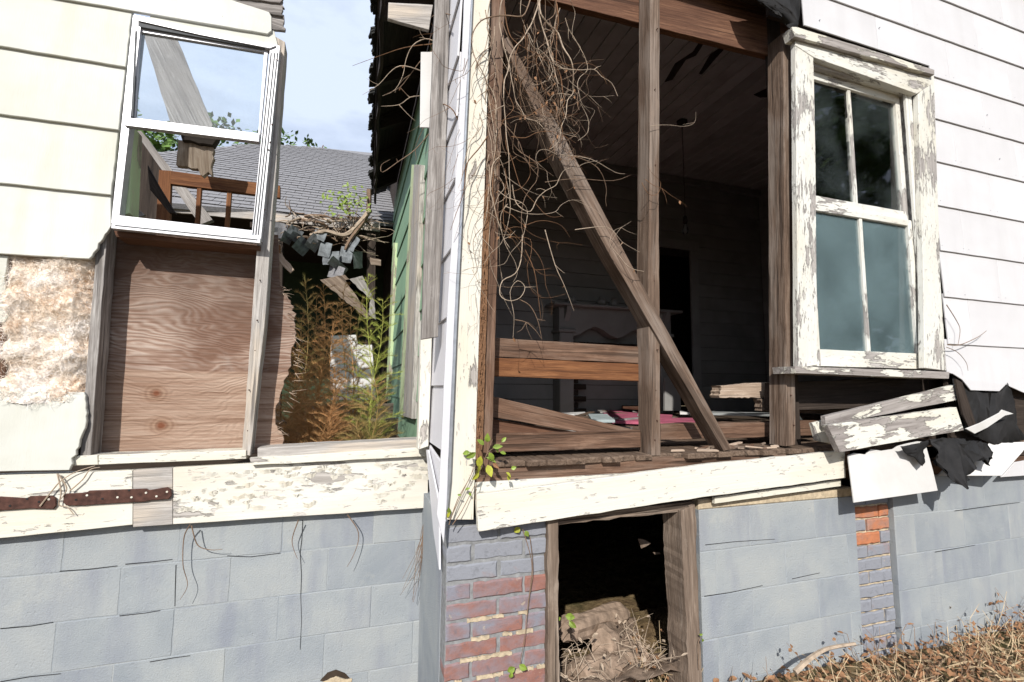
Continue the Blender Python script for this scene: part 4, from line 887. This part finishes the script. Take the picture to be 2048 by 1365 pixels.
ps('soffit_board', [(500, 442), (760, 464), (760, 472), (500, 455)], FY+.02, .25, W_DARK, bwg)
box('back_wall', -4.6, .6, 7.3, 7.35, .6, 4.2, plain('shade_darkened_green', (.035, .055, .03), .9), bwg); box('side_wall', -4.65, -4.6, 5.2, 7.3, .6, 4.2, W_DARK, bwg); box('side_wall', .41, .45, 5.31, 7.3, .6, 4.4, W_DARK, bwg); box('ceiling', -4.6, .4, 5.4, 7.3, FZZ+.02, FZZ+.06, W_DARK, bwg)  # back wall's green is darkened to carry the shade behind the weeds
box('floor', -4.6, .4, 5.2, 7.3, .86, .95, W_FLOOR, bwg)
ps('floor_beam', [(590, 812), (842, 806), (842, 852), (590, 856)], 4.55, .12, W_ROT, bwg, wob=.006); ps('floor_beam', [(560, 842), (842, 836), (842, 880), (560, 890)], 4.0, .12, W_ROT, bwg, wob=.006)
ps('post', [(552, 470), (566, 470), (560, 860), (545, 860)], 5.15, .1, W_DARK, bwg)
ps('post', [(735, 470), (752, 472), (748, 700), (738, 810), (728, 810)], 5.15, .08, W_DARK, bwg)
tag(ps('sunlit_board', [(662, 672), (712, 670), (716, 690), (744, 690), (752, 800), (660, 800)], 5.0, .04, S_PANEL, wob=.002), 'sunlit white board standing behind the dry weeds', 'panel')
TS = 'torn shingles hanging from the rear eave'
spots = [(560, 462, 26, 30), (588, 468, 30, 26), (604, 492, 30, 30), (628, 486, 26, 30), (650, 500, 24, 30), (662, 516, 34, 26), (672, 545, 30, 26), (692, 510, 26, 30), (704, 486, 22, 30), (676, 532, 40, 18), (640, 470, 26, 22), (716, 520, 18, 34), (574, 476, 22, 22)]
desc = ['leftmost', 'second from left', 'wide', 'folded', 'bent', 'broad pale', 'lowest', 'upright', 'highest right', 'flat pale', 'upper middle', 'rightmost narrow', 'small left']
for k, (px, py, w_, h_) in enumerate(spots):
    a = rnd(-.7, .7); c, s_ = math.cos(a), math.sin(a); bm = bmesh.new(); tl = rnd(-.12, .12); cv = []
    for j in range(4):
        for i in range(4):
            u, v = (i/3-.5)*w_, (j/3-.5)*h_; cv.append(bm.verts.new(PY(px+u*c-v*s_+rnd(-1, 1), py+u*s_+v*c+rnd(-1, 1), 5.02+tl*(i/3-.5)*2+.05*(j/3-.5)**2+rnd(-.01, .01))))
    for j in range(3):
        for i in range(3): bm.faces.new((cv[j*4+i], cv[j*4+i+1], cv[j*4+i+5], cv[j*4+i+4]))
    g_ = bmesh.ops.extrude_face_region(bm, geom=list(bm.faces))
    for v in g_['geom']:
        if isinstance(v, bmesh.types.BMVert): v.co.y += .012
    tag(finish('torn_shingle', bm, SHINGT if k % 3 else SHING), desc[k]+' torn shingle dangling below the rear roof edge', 'shingle', TS)
for px, lab, m_ in (([(640, 560), (690, 550), (742, 600), (735, 640), (700, 610)], 'large brown felt shard hanging behind the weeds', W_ROT), ([(690, 560), (725, 552), (748, 600), (752, 640), (738, 630)], 'grey shard hanging beside the large brown felt shard', W_GREY), ([(545, 500), (565, 510), (588, 540), (580, 546), (556, 520)], 'pale splintered stick right of the grey stud', W_LIGHT), ([(740, 515), (762, 520), (762, 532), (742, 530)], 'brown block under the overhang beside the green wall', W_ROT)):
    tag(ps('hanging_debris', px, 4.7 if px[0][0] > 600 else 2.62, .015, m_, wob=.006, seg=.03), lab, 'debris')

# creeper branches over the rear eave
def vine(pts, r0, r1, mat, bm=None, n=6, wob=.0): 
    b = bm or bmesh.new(); tube(b, smoothline(pts, n), r0, r1, 5); return b
cb = thing('bare_creeper', PY(650, 470, 5.1), 'bare woody creeper branches tangled over the rear roof edge', 'vine')
for k in range(70):
    x = rnd(560, 735); yv = rnd(420, 480)+(x-560)*.06; p = [PY(x, yv, 5.15+rnd(-.15, .05))]; a = rnd(-.5, .5)+(math.pi if random.random() < .5 else 0)
    for j in range(4): a += rnd(-.8, .8); x += math.cos(a)*rnd(8, 24); yv += math.sin(a)*rnd(5, 14); p.append(PY(x, yv, 5.12+rnd(-.12, .05)))
    finish('branch' if k < 8 else 'twig', vine(p, .016 if k < 8 else rnd(.004, .008), .005 if k < 8 else .002, random.choice((TWIG, TWIGL, ROOT)), n=3), random.choice((TWIG, TWIGL)), cb)
finish('branch', vine([PY(740, 420, 5.0), PY(720, 445, 5.0), PY(690, 470, 5.0), PY(650, 462, 5.0), PY(620, 470, 5.05)], .03, .012, TWIGL), TWIGL, cb)
finish('branch', vine([PY(738, 380, 5.0), PY(734, 430, 5.0), PY(700, 480, 5.0), PY(690, 500, 5.0)], .028, .014, TWIGL), TWIG, cb)
def leaf(bm, p, d, up, L, W):
    d = d.normalized(); s_ = d.cross(up); s_ = s_.normalized() if s_.length > 1e-4 else d.orthogonal(); n_ = s_.cross(d)
    prof = [(0, 0), (.25, .8), (.5, 1), (.78, .62), (1, 0)]
    mid = [bm.verts.new(p+d*L*t-n_*L*.22*t*t) for t, _ in prof]
    for sg in (1, -1):
        ed = [bm.verts.new(p+d*L*t+s_*sg*W*.5*w_+n_*(W*.18*w_-L*.22*t*t)) for t, w_ in prof[1:-1]]
        ch = [mid[0]]+ed+[mid[-1]]
        for i in range(4):
            f = [mid[i], mid[i+1], ch[i+1], ch[i]]; f = list(dict.fromkeys(f))
            if len(f) > 2: bm.faces.new(f)
sprig = thing('leafy_sprig', PY(700, 440, 5.0), 'small green sprig growing on the rear roof edge', 'plant')
bm = bmesh.new()
for k in range(110): leaf(bm, PY(min(735, random.gauss(695, 22)), random.gauss(404, 14), 4.95+rnd(-.1, .1)), Vector((rnd(-1, 1), rnd(-.5, .5), rnd(-.6, 1))), Vector((rnd(-.3, .3), -1, .5)), rnd(.03, .07), rnd(.015, .03))
finish('leaf_cluster', bm, LEAFG, sprig)['kind'] = 'stuff'
bm = bmesh.new()
for k in range(5): tube(bm, [PY(705+rnd(-6, 6), 442, 4.97), PY(695+rnd(-25, 25), 392+rnd(-8, 8), 4.95)], .005, .002, 4)
finish('stem', bm, TWIG, sprig)

# trees beyond the rear roof
def tree(px, py, Y, rx, rz, lab, n=2600):
    c = PY(px, py, Y); t = thing('broadleaf_tree', (c.x, c.y, 0), lab, 'tree', 'trees beyond the rear roof')
    bm = bmesh.new(); top = c.z+rz*.4; tube(bm, [Vector((c.x+.1*math.sin(k), c.y, top*k/6)) for k in range(7)], .22, .05, 7)
    for k in range(9):
        a = rnd(0, 6.28); z = c.z-rz*rnd(-.1, .8); tube(bm, [Vector((c.x, c.y, z-.5)), Vector((c.x+math.cos(a)*rx*.4, c.y+math.sin(a)*rx*.4, z)), Vector((c.x+math.cos(a)*rx*.8, c.y+math.sin(a)*rx*.8, z+.5))], .06, .015, 5)
    finish('trunk', bm, ROOT, t); bm = bmesh.new()
    cl = [Vector((random.gauss(0, .45)*rx, random.gauss(0, .45)*rx, random.gauss(0, .45)*rz)) for _ in range(34)]
    for k in range(n):
        q = random.choice(cl)+Vector((random.gauss(0, .16)*rx, random.gauss(0, .16)*rx, random.gauss(0, .16)*rz)); d = Vector((rnd(-1, 1), rnd(-1, 1), rnd(-1, .6)))
        L = rnd(.12, .22); d = d.normalized()*L; s_ = d.orthogonal().normalized()*L*.3; p = c+q
        bm.faces.new([bm.verts.new(v) for v in (p, p+d*.5+s_, p+d, p+d*.5-s_)])
    finish('crown', bm, TREELEAF, t)
tree(300, 348, 13, 1.1, 1.3, 'green tree crown behind the left half of the metal window', 3000); tree(520, 338, 14, 1.25, 1.0, 'green tree crown above the roof behind the grey stud', 3000)
tree(120, 350, 15, 1.6, 1.6, 'green tree mostly hidden behind the cream siding', 2600); tree(628, 318, 16, .35, .55, 'thin tree tip just over the ridge of the rear roof', 500)

# trees across the yard, behind the viewer; the window panes mirror them
def yard_tree(x, y, h, r, lab):
    t = thing('yard_tree', (x, y, 0), lab, 'tree', 'trees across the yard'); bm = bmesh.new(); tube(bm, [Vector((x, y, h*k/5)) for k in range(6)], .3, .08, 8); finish('trunk', bm, ROOT, t); bm = bmesh.new()
    cl = [Vector((random.gauss(0, .5)*r, random.gauss(0, .5)*r, h*.62+random.gauss(0, .22)*h)) for _ in range(40)]
    for k in range(3600):
        p = Vector((x, y, 0))+random.choice(cl)+Vector((random.gauss(0, .2)*r, random.gauss(0, .2)*r, random.gauss(0, .2)*r)); d = Vector((rnd(-1, 1), rnd(-1, 1), rnd(-1, .6))).normalized()*rnd(.2, .38); s_ = d.orthogonal()*.5
        bm.faces.new([bm.verts.new(v) for v in (p, p+d*.5+s_, p+d, p+d*.5-s_)])
    finish('crown', bm, TREELEAF, t)
for a in ((11, -5.5, 8.5, 2.6, 'nearest yard tree mirrored in the window panes'), (15, -9, 10, 3, 'taller yard tree mirrored in the window panes'), (16, -3.2, 9, 2.6, 'rightmost yard tree mirrored in the window panes')): yard_tree(*a)

# dry feathery weeds
FENB = plain('rust_brown_weed', (.33, .15, .05), .8, 0, .4, 9, .2, .1); FENG = plain('olive_green_weed', (.16, .17, .04), .8, 0, .5, 9, .2, .1); FENY = plain('yellow_green_weed', (.25, .30, .05), .8, 0, .4, 9, .2, .1)
def mk_weed(name, a, b):
    s = Mt(name, .85, .1); s.b.inputs['Base Color'].default_value = (*a, 1)
    return s.col(s.mix(s.ramp(s.noise((7, 7, 5), 1, 4, .6), [(.38, 0.), (.62, 1.)]), a, b))
FENB = mk_weed('rust_olive_weed', (.46, .24, .105), (.34, .20, .085)); FENG = mk_weed('olive_weed', (.26, .22, .08), (.38, .24, .10)); FENY = mk_weed('green_olive_weed', (.36, .42, .09), (.30, .28, .08))
def fennel(px, pyt, Y, mat, lab, spread=.30, nb=44):
    top = PY(px, pyt, Y); base = Vector((top.x+rnd(-.06, .06), Y, .82)); H = top.z-base.z
    t = thing('feathery_weed', base, lab, 'weed', 'dry feathery weeds inside the broken wing')
    axis = [base.lerp(top, k/8)+Vector((.02*math.sin(k*.9+px), .02*math.cos(k*1.1+px), 0)) for k in range(9)]
    bm = bmesh.new(); tube(bm, axis, .0042, .001, 5)
    bf = bmesh.new()
    for b in range(nb):
        u = .12+.88*(b+.5)/nb; p = axis[int(u*7.99)].lerp(axis[min(8, int(u*7.99)+1)], u*7.99 % 1); a = b*2.4+rnd(-.4, .4); l = spread*(1.15-u*.8)*rnd(.45, 1.3)
        d = Vector((math.cos(a), math.sin(a)*.9, rnd(.5, 1.7))).normalized(); prev = p; pts = [p]
        for j in range(1, 5): pts.append(p+d*l*j/4+Vector((0, 0, -.012*j*j*l*2))+Vector((rnd(-1, 1), rnd(-1, 1), rnd(-1, 1)))*.006)
        tube(bm, pts, .001, .0004, 3)
        for j in range(int(560*l+12)):
            v = rnd(.08, 1); seg = min(3, int(v*4)); q = pts[seg].lerp(pts[seg+1], v*4-seg); e = (d+Vector((rnd(-1, 1), rnd(-1, 1), rnd(-.5, 1)))*.9).normalized()*rnd(.012, .045)*(1.2-u*.5); s_ = e.orthogonal().normalized()*.0006
            bf.faces.new([bf.verts.new(z) for z in (q-s_, q+s_, q+e)])
    finish('stem', bm, mat, t); finish('feathery_foliage', bf, mat, t)
fen = [(612, 560, 3.5, FENG, 'slim greenish weed with a tall tip left of the others'), (650, 572, 3.7, FENB, 'rust brown weed in the thick left clump'), (690, 575, 3.8, FENB, 'rust brown weed under the torn shingles'), (672, 610, 3.4, FENB, 'bushy rust brown weed in the middle'), (600, 700, 3.2, FENB, 'low brown weed by the splintered plywood'), (640, 690, 3.1, FENB, 'low brown weed before the white board'), (620, 760, 2.95, FENB, 'low rust weed beside the plywood edge'), (740, 548, 3.3, FENY, 'tall yellow green weed in front of the green wall'), (722, 600, 3.6, FENG, 'olive weed left of the tall yellow green one'), (762, 600, 3.0, FENY, 'thin yellow green weed against the green siding'), (668, 740, 2.9, FENB, 'brown weed low in front of the white board'), (585, 790, 2.85, FENB, 'short brown weed in the left corner of the gap'), (750, 760, 2.9, FENG, 'short olive weed at the foot of the green wall'), (655, 830, 2.8, FENB, 'lowest brown weed behind the sill boards'), (720, 850, 2.8, FENG, 'lowest olive weed right of centre behind the sill'), (630, 600, 3.9, FENB, 'tall rust brown weed at the back of the left clump'), (708, 620, 3.5, FENB, 'rust brown weed left of the yellow green ones'), (660, 650, 3.0, FENB, 'nearest rust brown weed of the middle clump'), (598, 640, 3.6, FENB, 'brown weed rising behind the splintered plywood edge')]
for a in fen: fennel(*a, nb=54)

# ------------------------------------------------------------------ dead vines on the open wall
def walk(x, y, a, n, step, turn, Y0, Y1, bias=None, pull=0.):
    pts = []; Yv = rnd(Y0, Y1); tr = rnd(-turn, turn)
    for j in range(n):
        pts.append(PY(x, y, Yv)); tr = .6*tr+rnd(-turn, turn); a += tr
        if bias is not None: a += pull*math.sin(bias-a)
        if random.random() < .13: a += rnd(-1.1, 1.1)
        x += math.cos(a)*step*rnd(.6, 1.3); y += math.sin(a)*step*rnd(.6, 1.3); Yv = min(Y1, max(Y0, Yv+rnd(-.02, .02)))
    return pts
def vines(name, lab, spec, loc):
    t = thing(name, loc, lab, 'vine', 'dead vines on the open wall')
    for pts, r in spec:
        mt = random.choice((TWIG, TWIG, ROOT, TWIGL)); st_ = finish('stem' if r > .0018 else 'tendril', vine(pts, r*.85, r*.25, TWIG, n=3), mt, t)
        for _ in range(random.choice((0, 1, 1, 2, 3))):         # side shoots, straight and brittle
            p = random.choice(pts[1:-1] if len(pts) > 3 else pts); q = p+Vector((rnd(-1, 1), rnd(-.4, .2), rnd(-1, .5)))*rnd(.02, .09); k_ = p.lerp(q, rnd(.4, .7))+Vector((rnd(-1, 1), 0, rnd(-1, 1)))*.008
            finish('tendril', vine([p, k_, q], r*.5, r*.15, TWIG, n=2), mt, st_)
        if random.random() < .25:
            bm = bmesh.new(); leaf(bm, random.choice(pts), Vector((rnd(-1, 1), rnd(-.5, .2), -1)), Vector((rnd(-1, 1), -1, 0)), rnd(.012, .022), rnd(.006, .011)); finish('dry_leaf', bm, LEAFD, st_)
D90 = math.pi/2
sp = []
for k in range(24): sp.append((walk(rnd(968, 1010), rnd(-20, 380), D90+rnd(-.3, .5), random.randint(8, 15), 26, .35, 1.72, 1.80, D90+.03, .35), rnd(.0014, .0034)))
vines('vine_on_stud', 'dry vine stems climbing the brown corner stud', sp, PY(980, 600, YF))
sp = []
for k in range(20):
    x0 = rnd(1040, 1135); sp.append((walk(x0, rnd(-30, 120), D90+rnd(-.6, .6), random.randint(8, 14), 24, .55, 1.66, 1.80, D90-.22, .4), rnd(.0010, .0025)))
for k in range(30): sp.append((walk(rnd(1080, 1160), rnd(150, 330), rnd(0, 6.3), random.randint(5, 9), 20, .7, 1.68, 1.80), rnd(.001, .002)))
for k in range(5): sp.append((walk(rnd(1045, 1120), rnd(-30, 60), D90+rnd(-.3, .3), random.randint(12, 18), 26, .4, 1.70, 1.79, D90-.12, .4), rnd(.0036, .0046)))
for k in range(46):
    c0 = random.choice(((1088, 150), (1105, 215), (1128, 260), (1140, 300), (1075, 90))); sp.append((walk(c0[0]+rnd(-22, 22), c0[1]+rnd(-28, 28), rnd(0, 6.3), random.randint(4, 6), 13, .6, 1.70, 1.79), rnd(.0008, .0014)))
vines('hanging_vine', 'thick knot of dry vines hanging before the upper left bay', sp, PY(1110, 0, YF))
sp = []
for k in range(13): sp.append((walk(rnd(995, 1060), rnd(230, 420), D90+rnd(-.9, .6), random.randint(7, 13), 24, .6, 1.70, 1.80, D90, .25), rnd(.0012, .0026)))
for k in range(6): sp.append((walk(rnd(990, 1010), rnd(330, 520), rnd(-.5, .5), random.randint(6, 11), 26, .45, 1.70, 1.80), rnd(.0012, .0024)))
loop = [(1045, 470), (1042, 520), (1030, 548), (1005, 562), (1000, 590), (1018, 602), (1040, 596), (1050, 575), (1035, 562), (1020, 585), (1028, 630), (1026, 676)]
sp.append(([PY(*p, 1.76+.012*math.sin(i)) for i, p in enumerate(loop)], .0027))
sp.append(([PY(*p, 1.77) for p in ((1040, 600), (1060, 612), (1075, 640), (1084, 680))], .0026)); sp.append(([PY(*p, 1.77) for p in ((1030, 640), (1052, 645), (1070, 660), (1083, 678))], .0024)); sp.append(([PY(*p, 1.75) for p in ((1050, 500), (1068, 540), (1076, 590), (1082, 640))], .0024)); sp.append(([PY(*p, 1.75) for p in ((1090, 460), (1110, 530), (1128, 570), (1148, 622))], .0026))
vines('curling_vine', 'loose curling vine stems hanging to the upper brown plank', sp, PY(1040, 680, YF))
sp = []
for p in ([(872, 88), (830, 92), (800, 98), (765, 110), (705, 132)], [(872, 84), (850, 78), (825, 92), (812, 120), (806, 150), (790, 180), (765, 192)], [(868, 100), (845, 118), (820, 150), (800, 175), (770, 190)], [(842, 142), (808, 132), (785, 140), (757, 170), (725, 190)], [(842, 192), (820, 195), (798, 210), (762, 213)], [(900, 30), (878, 26), (850, 40), (815, 40)], [(858, 268), (830, 300), (795, 325), (765, 345), (763, 330), (780, 320)], [(916, 240), (900, 215), (870, 210), (845, 260), (830, 295)], [(935, 60), (960, 80), (985, 100), (1000, 120)]):
    sp.append(([PY(x, y, (2.3 if x < 880 else 1.9)+.03*math.sin(i*1.7+x)) for i, (x, y) in enumerate(p)], .0034))
vines('twig_spray', 'spray of bare twigs reaching left over the dark overhang', sp, PY(872, 90, 2.3))
sp = []
for k in range(13): sp.append((walk(rnd(915, 980), rnd(0, 620), D90+rnd(-1.2, 1.2), random.randint(6, 12), 20, .4, 1.735, 1.785, D90, .12), rnd(.0009, .0017)))
vines('thin_tendrils', 'thin wiry tendrils spread over the cream corner board', sp, PY(945, 600, YF))
sp = []
for k in range(4): sp.append((walk(rnd(1275, 1300), rnd(130, 560), D90+rnd(-1, 1), random.randint(5, 9), 20, .6, 1.76, 1.81), rnd(.0012, .002)))
for p in ([(1150, 460), (1215, 455), (1245, 485), (1280, 505)], [(1120, 310), (1180, 318), (1230, 345), (1250, 348)], [(1090, 365), (1150, 358), (1225, 362), (1262, 350)]): sp.append(([PY(x, y, 1.77) for x, y in p], .0022))
vines('stud_tendrils', 'few loose tendrils clinging to the middle stud', sp, PY(1290, 500, YF))
cr_ = thing('rooting_vine', PY(960, 900, YF-.03), 'red brown hairy vine stem creeping up the left edge of the corner stud', 'vine')
for k in range(8): finish('stem', vine([PY(966+6*math.sin(j*1.3+k)+(640-y)*.03, y, YF-.03) for j, y in enumerate(range(380, 960, 45))], .004, .004, ROOT, n=4), ROOT, cr_)
for k in range(150):
    y = rnd(560, 900); x = 964+(640-y)*.03+rnd(-5, 5); a = PY(x, y, YF-.03); finish('rootlet', vine([a, a+Vector((rnd(-.012, .012), -.006, rnd(-.01, .01)))], .002, .001, ROOT, n=1), ROOT, cr_)
# roots hanging from the skirt boards
hr = thing('hanging_rootlets', PY(860, 1020, YB-.04), 'dry rootlets hanging down the block wall at the inner corner', 'vine')
for k in range(16): finish('rootlet', vine([PY(x, y, 2.44) for x, y in ((858+rnd(-4, 4), 1010), (850+rnd(-6, 4), 1060+rnd(-10, 10)), (838+rnd(-10, 8), 1120+rnd(-20, 20)), (825+rnd(-25, 10), 1180+rnd(-30, 30)))[:random.randint(3, 4)]], .0016, .0007, TWIG, n=4), TWIG, hr)
for a, lab in (([(380, 1050), (368, 1075), (366, 1130), (375, 1170), (360, 1200)], 'thin stem hanging from the middle of the left skirt board'), ([(383, 1052), (395, 1090), (420, 1100), (445, 1099)], 'thin stem curving right below the left skirt board'), ([(695, 1030), (715, 1060), (716, 1085), (705, 1115), (694, 1134)], 'thicker hooked twig hanging below the flaking skirt board'), ([(597, 1040), (585, 1075), (586, 1095), (595, 1118)], 'short forked rootlet hanging below the flaking skirt board')):
    tag(finish('hanging_twig', vine([PY(x, y, 2.445+.01*math.sin(i)) for i, (x, y) in enumerate(a)], .0028, .001, TWIG, n=6), TWIG), lab, 'twig')
tw = thing('strap_twigs', PY(125, 1000, 2.43), 'dry twigs caught between the two rusty straps', 'twig')
for a in ([(115, 948), (122, 985), (118, 1010), (135, 1015), (148, 1030)], [(80, 1013), (110, 975), (125, 960), (150, 945), (190, 932)], [(118, 950), (133, 975), (128, 990), (120, 1000)], [(140, 982), (165, 960), (180, 940), (200, 935)]): finish('stem', vine([PY(x, y, 2.435) for x, y in a], .003, .0015, TWIGL, n=5), TWIGL, tw)

# green leaves
def sprout(name, lab, stems, leaves, Y):
    t = thing(name, PY(*stems[0][0], Y), lab, 'plant')
    for s_ in stems: finish('stem', vine([PY(x, y, Y+rnd(-.01, .01)) for x, y in s_], .0018, .001, TWIG, n=4), TWIG, t)
    for (x, y, L, W, ang, m_) in leaves:
        bm = bmesh.new(); a = rad(ang); leaf(bm, PY(x, y, Y+rnd(-.03, .01)), RT*math.cos(a)-UP*math.sin(a)+Vector((0, rnd(-.8, .2), 0)), Vector((rnd(-.8, .8), -1, rnd(-.1, .9))), L*.85, W*.8); finish('leaf', bm, m_, t)
LEAFY = plain('yellowing_leaf', (.36, .37, .04), .5, 0, .4, 30, .4, .2)
sprout('leafy_vine', 'yellow green leafy shoot at the foot of the brown corner stud', [[(950, 1000), (955, 960), (975, 905), (985, 880)], [(975, 905), (990, 895), (1005, 885)], [(900, 1040), (925, 985), (952, 930)]],
  [(952, 905, .05, .03, 150, LEAFG), (962, 912, .062, .032, 100, LEAFY), (958, 930, .05, .028, 95, LEAFY), (975, 930, .055, .034, 80, LEAFY), (972, 915, .05, .022, 20, LEAFG), (985, 895, .045, .024, -10, LEAFG), (975, 885, .045, .028, -100, LEAFG), (990, 893, .03, .02, 60, LEAFG), (1000, 905, .03, .018, 10, LEAFG), (978, 905, .045, .026, 60, LEAFG), (1003, 885, .03, .018, -45, LEAFG), (968, 890, .04, .024, -140, LEAFG), (985, 925, .04, .02, 50, LEAFD), (1012, 945, .03, .02, 40, LEAFY), (1022, 938, .025, .02, -20, LEAFG), (1018, 950, .025, .018, 100, LEAFY), (940, 905, .036, .024, 170, LEAFG), (946, 915, .03, .02, -120, LEAFG), (958, 945, .045, .024, 130, LEAFY)], YF-.07)
sprout('leafy_vine', 'sparse shoot with tiny leaves on the lower corner board', [[(898, 1050), (915, 1000), (940, 955), (948, 930)], [(905, 1050), (925, 1020), (950, 970)]], [(897, 1015, .035, .02, 80, LEAFG), (900, 1025, .03, .016, 120, LEAFY), (930, 980, .025, .014, -30, LEAFG), (938, 985, .02, .012, 60, LEAFG), (915, 990, .018, .01, 0, LEAFG)], YF-.06)
sprout('brick_vine', 'long bare vine running down the worn brick pier', [[(1045, 1058), (1058, 1100), (1064, 1140), (1056, 1210), (1050, 1270), (1038, 1340)], [(1060, 1075), (1066, 1140), (1058, 1200), (1048, 1290)]], [(1040, 1055, .035, .03, 140, LEAFY), (1050, 1062, .03, .024, 60, LEAFG), (1030, 1335, .04, .03, 150, LEAFG), (1038, 1330, .04, .03, 30, LEAFG), (1024, 1345, .03, .022, 110, LEAFG)], YF-.025)
sprout('leafy_vine', 'few green leaves at the left post of the crawl opening', [[(1118, 1260), (1135, 1240), (1150, 1245)]], [(1130, 1232, .05, .034, 10, LEAFG), (1138, 1242, .045, .03, 50, LEAFG), (1122, 1236, .03, .02, 150, LEAFG)], 1.86)
sprout('leafy_vine', 'tiny shoot at the right post of the crawl opening', [[(1398, 1340), (1396, 1290), (1402, 1275)]], [(1398, 1270, .02, .014, -30, LEAFG), (1404, 1278, .022, .014, 60, LEAFG)], YF-.05)

# ------------------------------------------------------------------ dry growth along the ground
def clump(cx, cy, n, hmin, hmax, mats, sx, sy, name, lab, leaves=True):
    t = thing(name, (cx, cy, gz(cx, cy)), lab, 'weeds', 'dry weeds at the foot of the walls')
    bs = bmesh.new(); bl_ = bmesh.new()
    for k in range(n):
        x, y = cx+rnd(-sx, sx), cy+rnd(-sy, sy); p = Vector((x, y, gz(x, y)-.01)); h = rnd(hmin, hmax); d = Vector((rnd(-.6, .6), rnd(-.6, .4), 1))*h
        pts = [p, p+d*.35+Vector((rnd(-.02, .02), rnd(-.02, .02), 0)), p+d*.7+Vector((rnd(-.03, .03), rnd(-.03, .03), 0)), p+d*rnd(.85, 1)+Vector((rnd(-.05, .05), rnd(-.05, .05), -h*.15*random.random()))]
        tube(bs, pts, .0022, .0008, 3)
        if leaves:
            for j in range(random.randint(1, 4)): leaf(bl_, pts[1].lerp(pts[3], random.random()), Vector((rnd(-1, 1), rnd(-1, 1), rnd(-.8, .6))), Vector((0, -.6, .8)), rnd(.012, .034), rnd(.008, .018))
    finish('dry_stems', bs, mats[0], t)['kind'] = 'stuff'
    if leaves: finish('dry_leaves', bl_, mats[1], t)['kind'] = 'stuff'
for k, (cx, cy, n, a, b, lab) in enumerate(((1.75, 1.45, 110, .05, .26, 'sparse dry weeds at the base of the middle block wall'), (2.15, 1.45, 150, .05, .24, 'dry brown weeds left of the bare brick pier'), (2.65, 1.6, 85, .05, .26, 'rust brown dry weeds before the bare brick pier'), (3.2, 1.6, 95, .05, .26, 'thick dry weeds along the right block wall'), (3.75, 1.6, 110, .06, .30, 'tallest dry weeds at the right edge of the picture'), (1.15, 1.9, 70, .05, .30, 'dry brown vines and stalks filling the foot of the crawl opening'))):
    clump(cx, cy, n, a, b, (STRAW if k % 2 else TWIG, LEAFD), .3, .22, 'dry_weeds', lab)
gs_ = bmesh.new()
for k in range(1500):
    x, y = rnd(1.0, 4.6), rnd(.9, 1.8); p = Vector((x, y, gz(x, y))); a = rnd(0, 6.28); d = Vector((math.cos(a), math.sin(a), rnd(0, .7)))*rnd(.05, .16); s_ = Vector((-math.sin(a), math.cos(a), 0))*.002
    gs_.faces.new([gs_.verts.new(v) for v in (p-s_, p+s_, p+d*.6+Vector((0, 0, .012)), p+d)])
o = finish('dry_grass', gs_, STRAW); o['kind'] = 'stuff'
ll = bmesh.new()
for k in range(3000): x, y = rnd(1.2, 4.8), rnd(.9, 1.82); leaf(ll, Vector((x, y, gz(x, y)+rnd(.0, .05))), Vector((rnd(-1, 1), rnd(-1, 1), rnd(-.2, .4))), Vector((rnd(-.5, .5), -.4, 1)), rnd(.02, .05), rnd(.012, .028))
o = finish('leaf_litter', ll, LEAFD); o['kind'] = 'stuff'
c_ = bmesh.new()
for k in range(130):
    x, y = rnd(.82, 1.4), rnd(1.85, 2.2); p = Vector((x, y, .24+rnd(-.06, .03)-(y-1.85)*.1)); a = rnd(0, 6.28); d = Vector((math.cos(a), math.sin(a), rnd(-.2, .8)))*rnd(.05, .2); tube(c_, [p, p+d*.5+Vector((0, 0, .02)), p+d], .0018, .0007, 3)
    if k % 2: leaf(c_, p+d, Vector((rnd(-1, 1), rnd(-1, 1), rnd(-.6, .3))), Vector((0, -.5, .8)), rnd(.015, .035), rnd(.008, .018))
o = finish('crawl_litter', c_, TWIGL); o['kind'] = 'stuff'
bm = bmesh.new()
V = [[bm.verts.new((.78+.04*i, 1.84+.06*j, .22+.05*mnoise.noise(Vector((i*.4, j*.4, 2)))-.02*j if 0 < i < 18 else .1)) for i in range(19)] for j in range(16)]
for j in range(15):
    for i in range(18): bm.faces.new((V[j][i], V[j][i+1], V[j+1][i+1], V[j+1][i]))
o = finish('earth_mound', bm, DIRT, smooth=True); o['kind'] = 'structure'
tag(finish('bare_twig', vine([PY(*p, 1.74) for p in ((1895, 690), (1920, 690), (1955, 675), (1973, 662))], .003, .0012, TWIG, n=6), TWIG), 'bare twig sticking out right of the window sill', 'twig')
tag(finish('bare_twig', vine([PY(*p, 1.74) for p in ((1893, 610), (1912, 640), (1920, 660), (1916, 690))], .0025, .001, TWIG, n=6), TWIG), 'thin upright twig right of the window casing', 'twig')
tag(finish('bare_twig', vine([PY(*p, 1.74) for p in ((1893, 695), (1915, 705), (1932, 725), (1936, 742))], .0022, .001, TWIG, n=6), TWIG), 'thin drooping twig right of the window sill', 'twig')
tag(finish('bleached_branch', vine([PY(*p, 1.62) for p in ((1590, 1345), (1620, 1318), (1655, 1298), (1710, 1288))], .012, .007, TWIGL, n=6), TWIGL), 'bleached branch arching out of the dry weeds', 'branch')
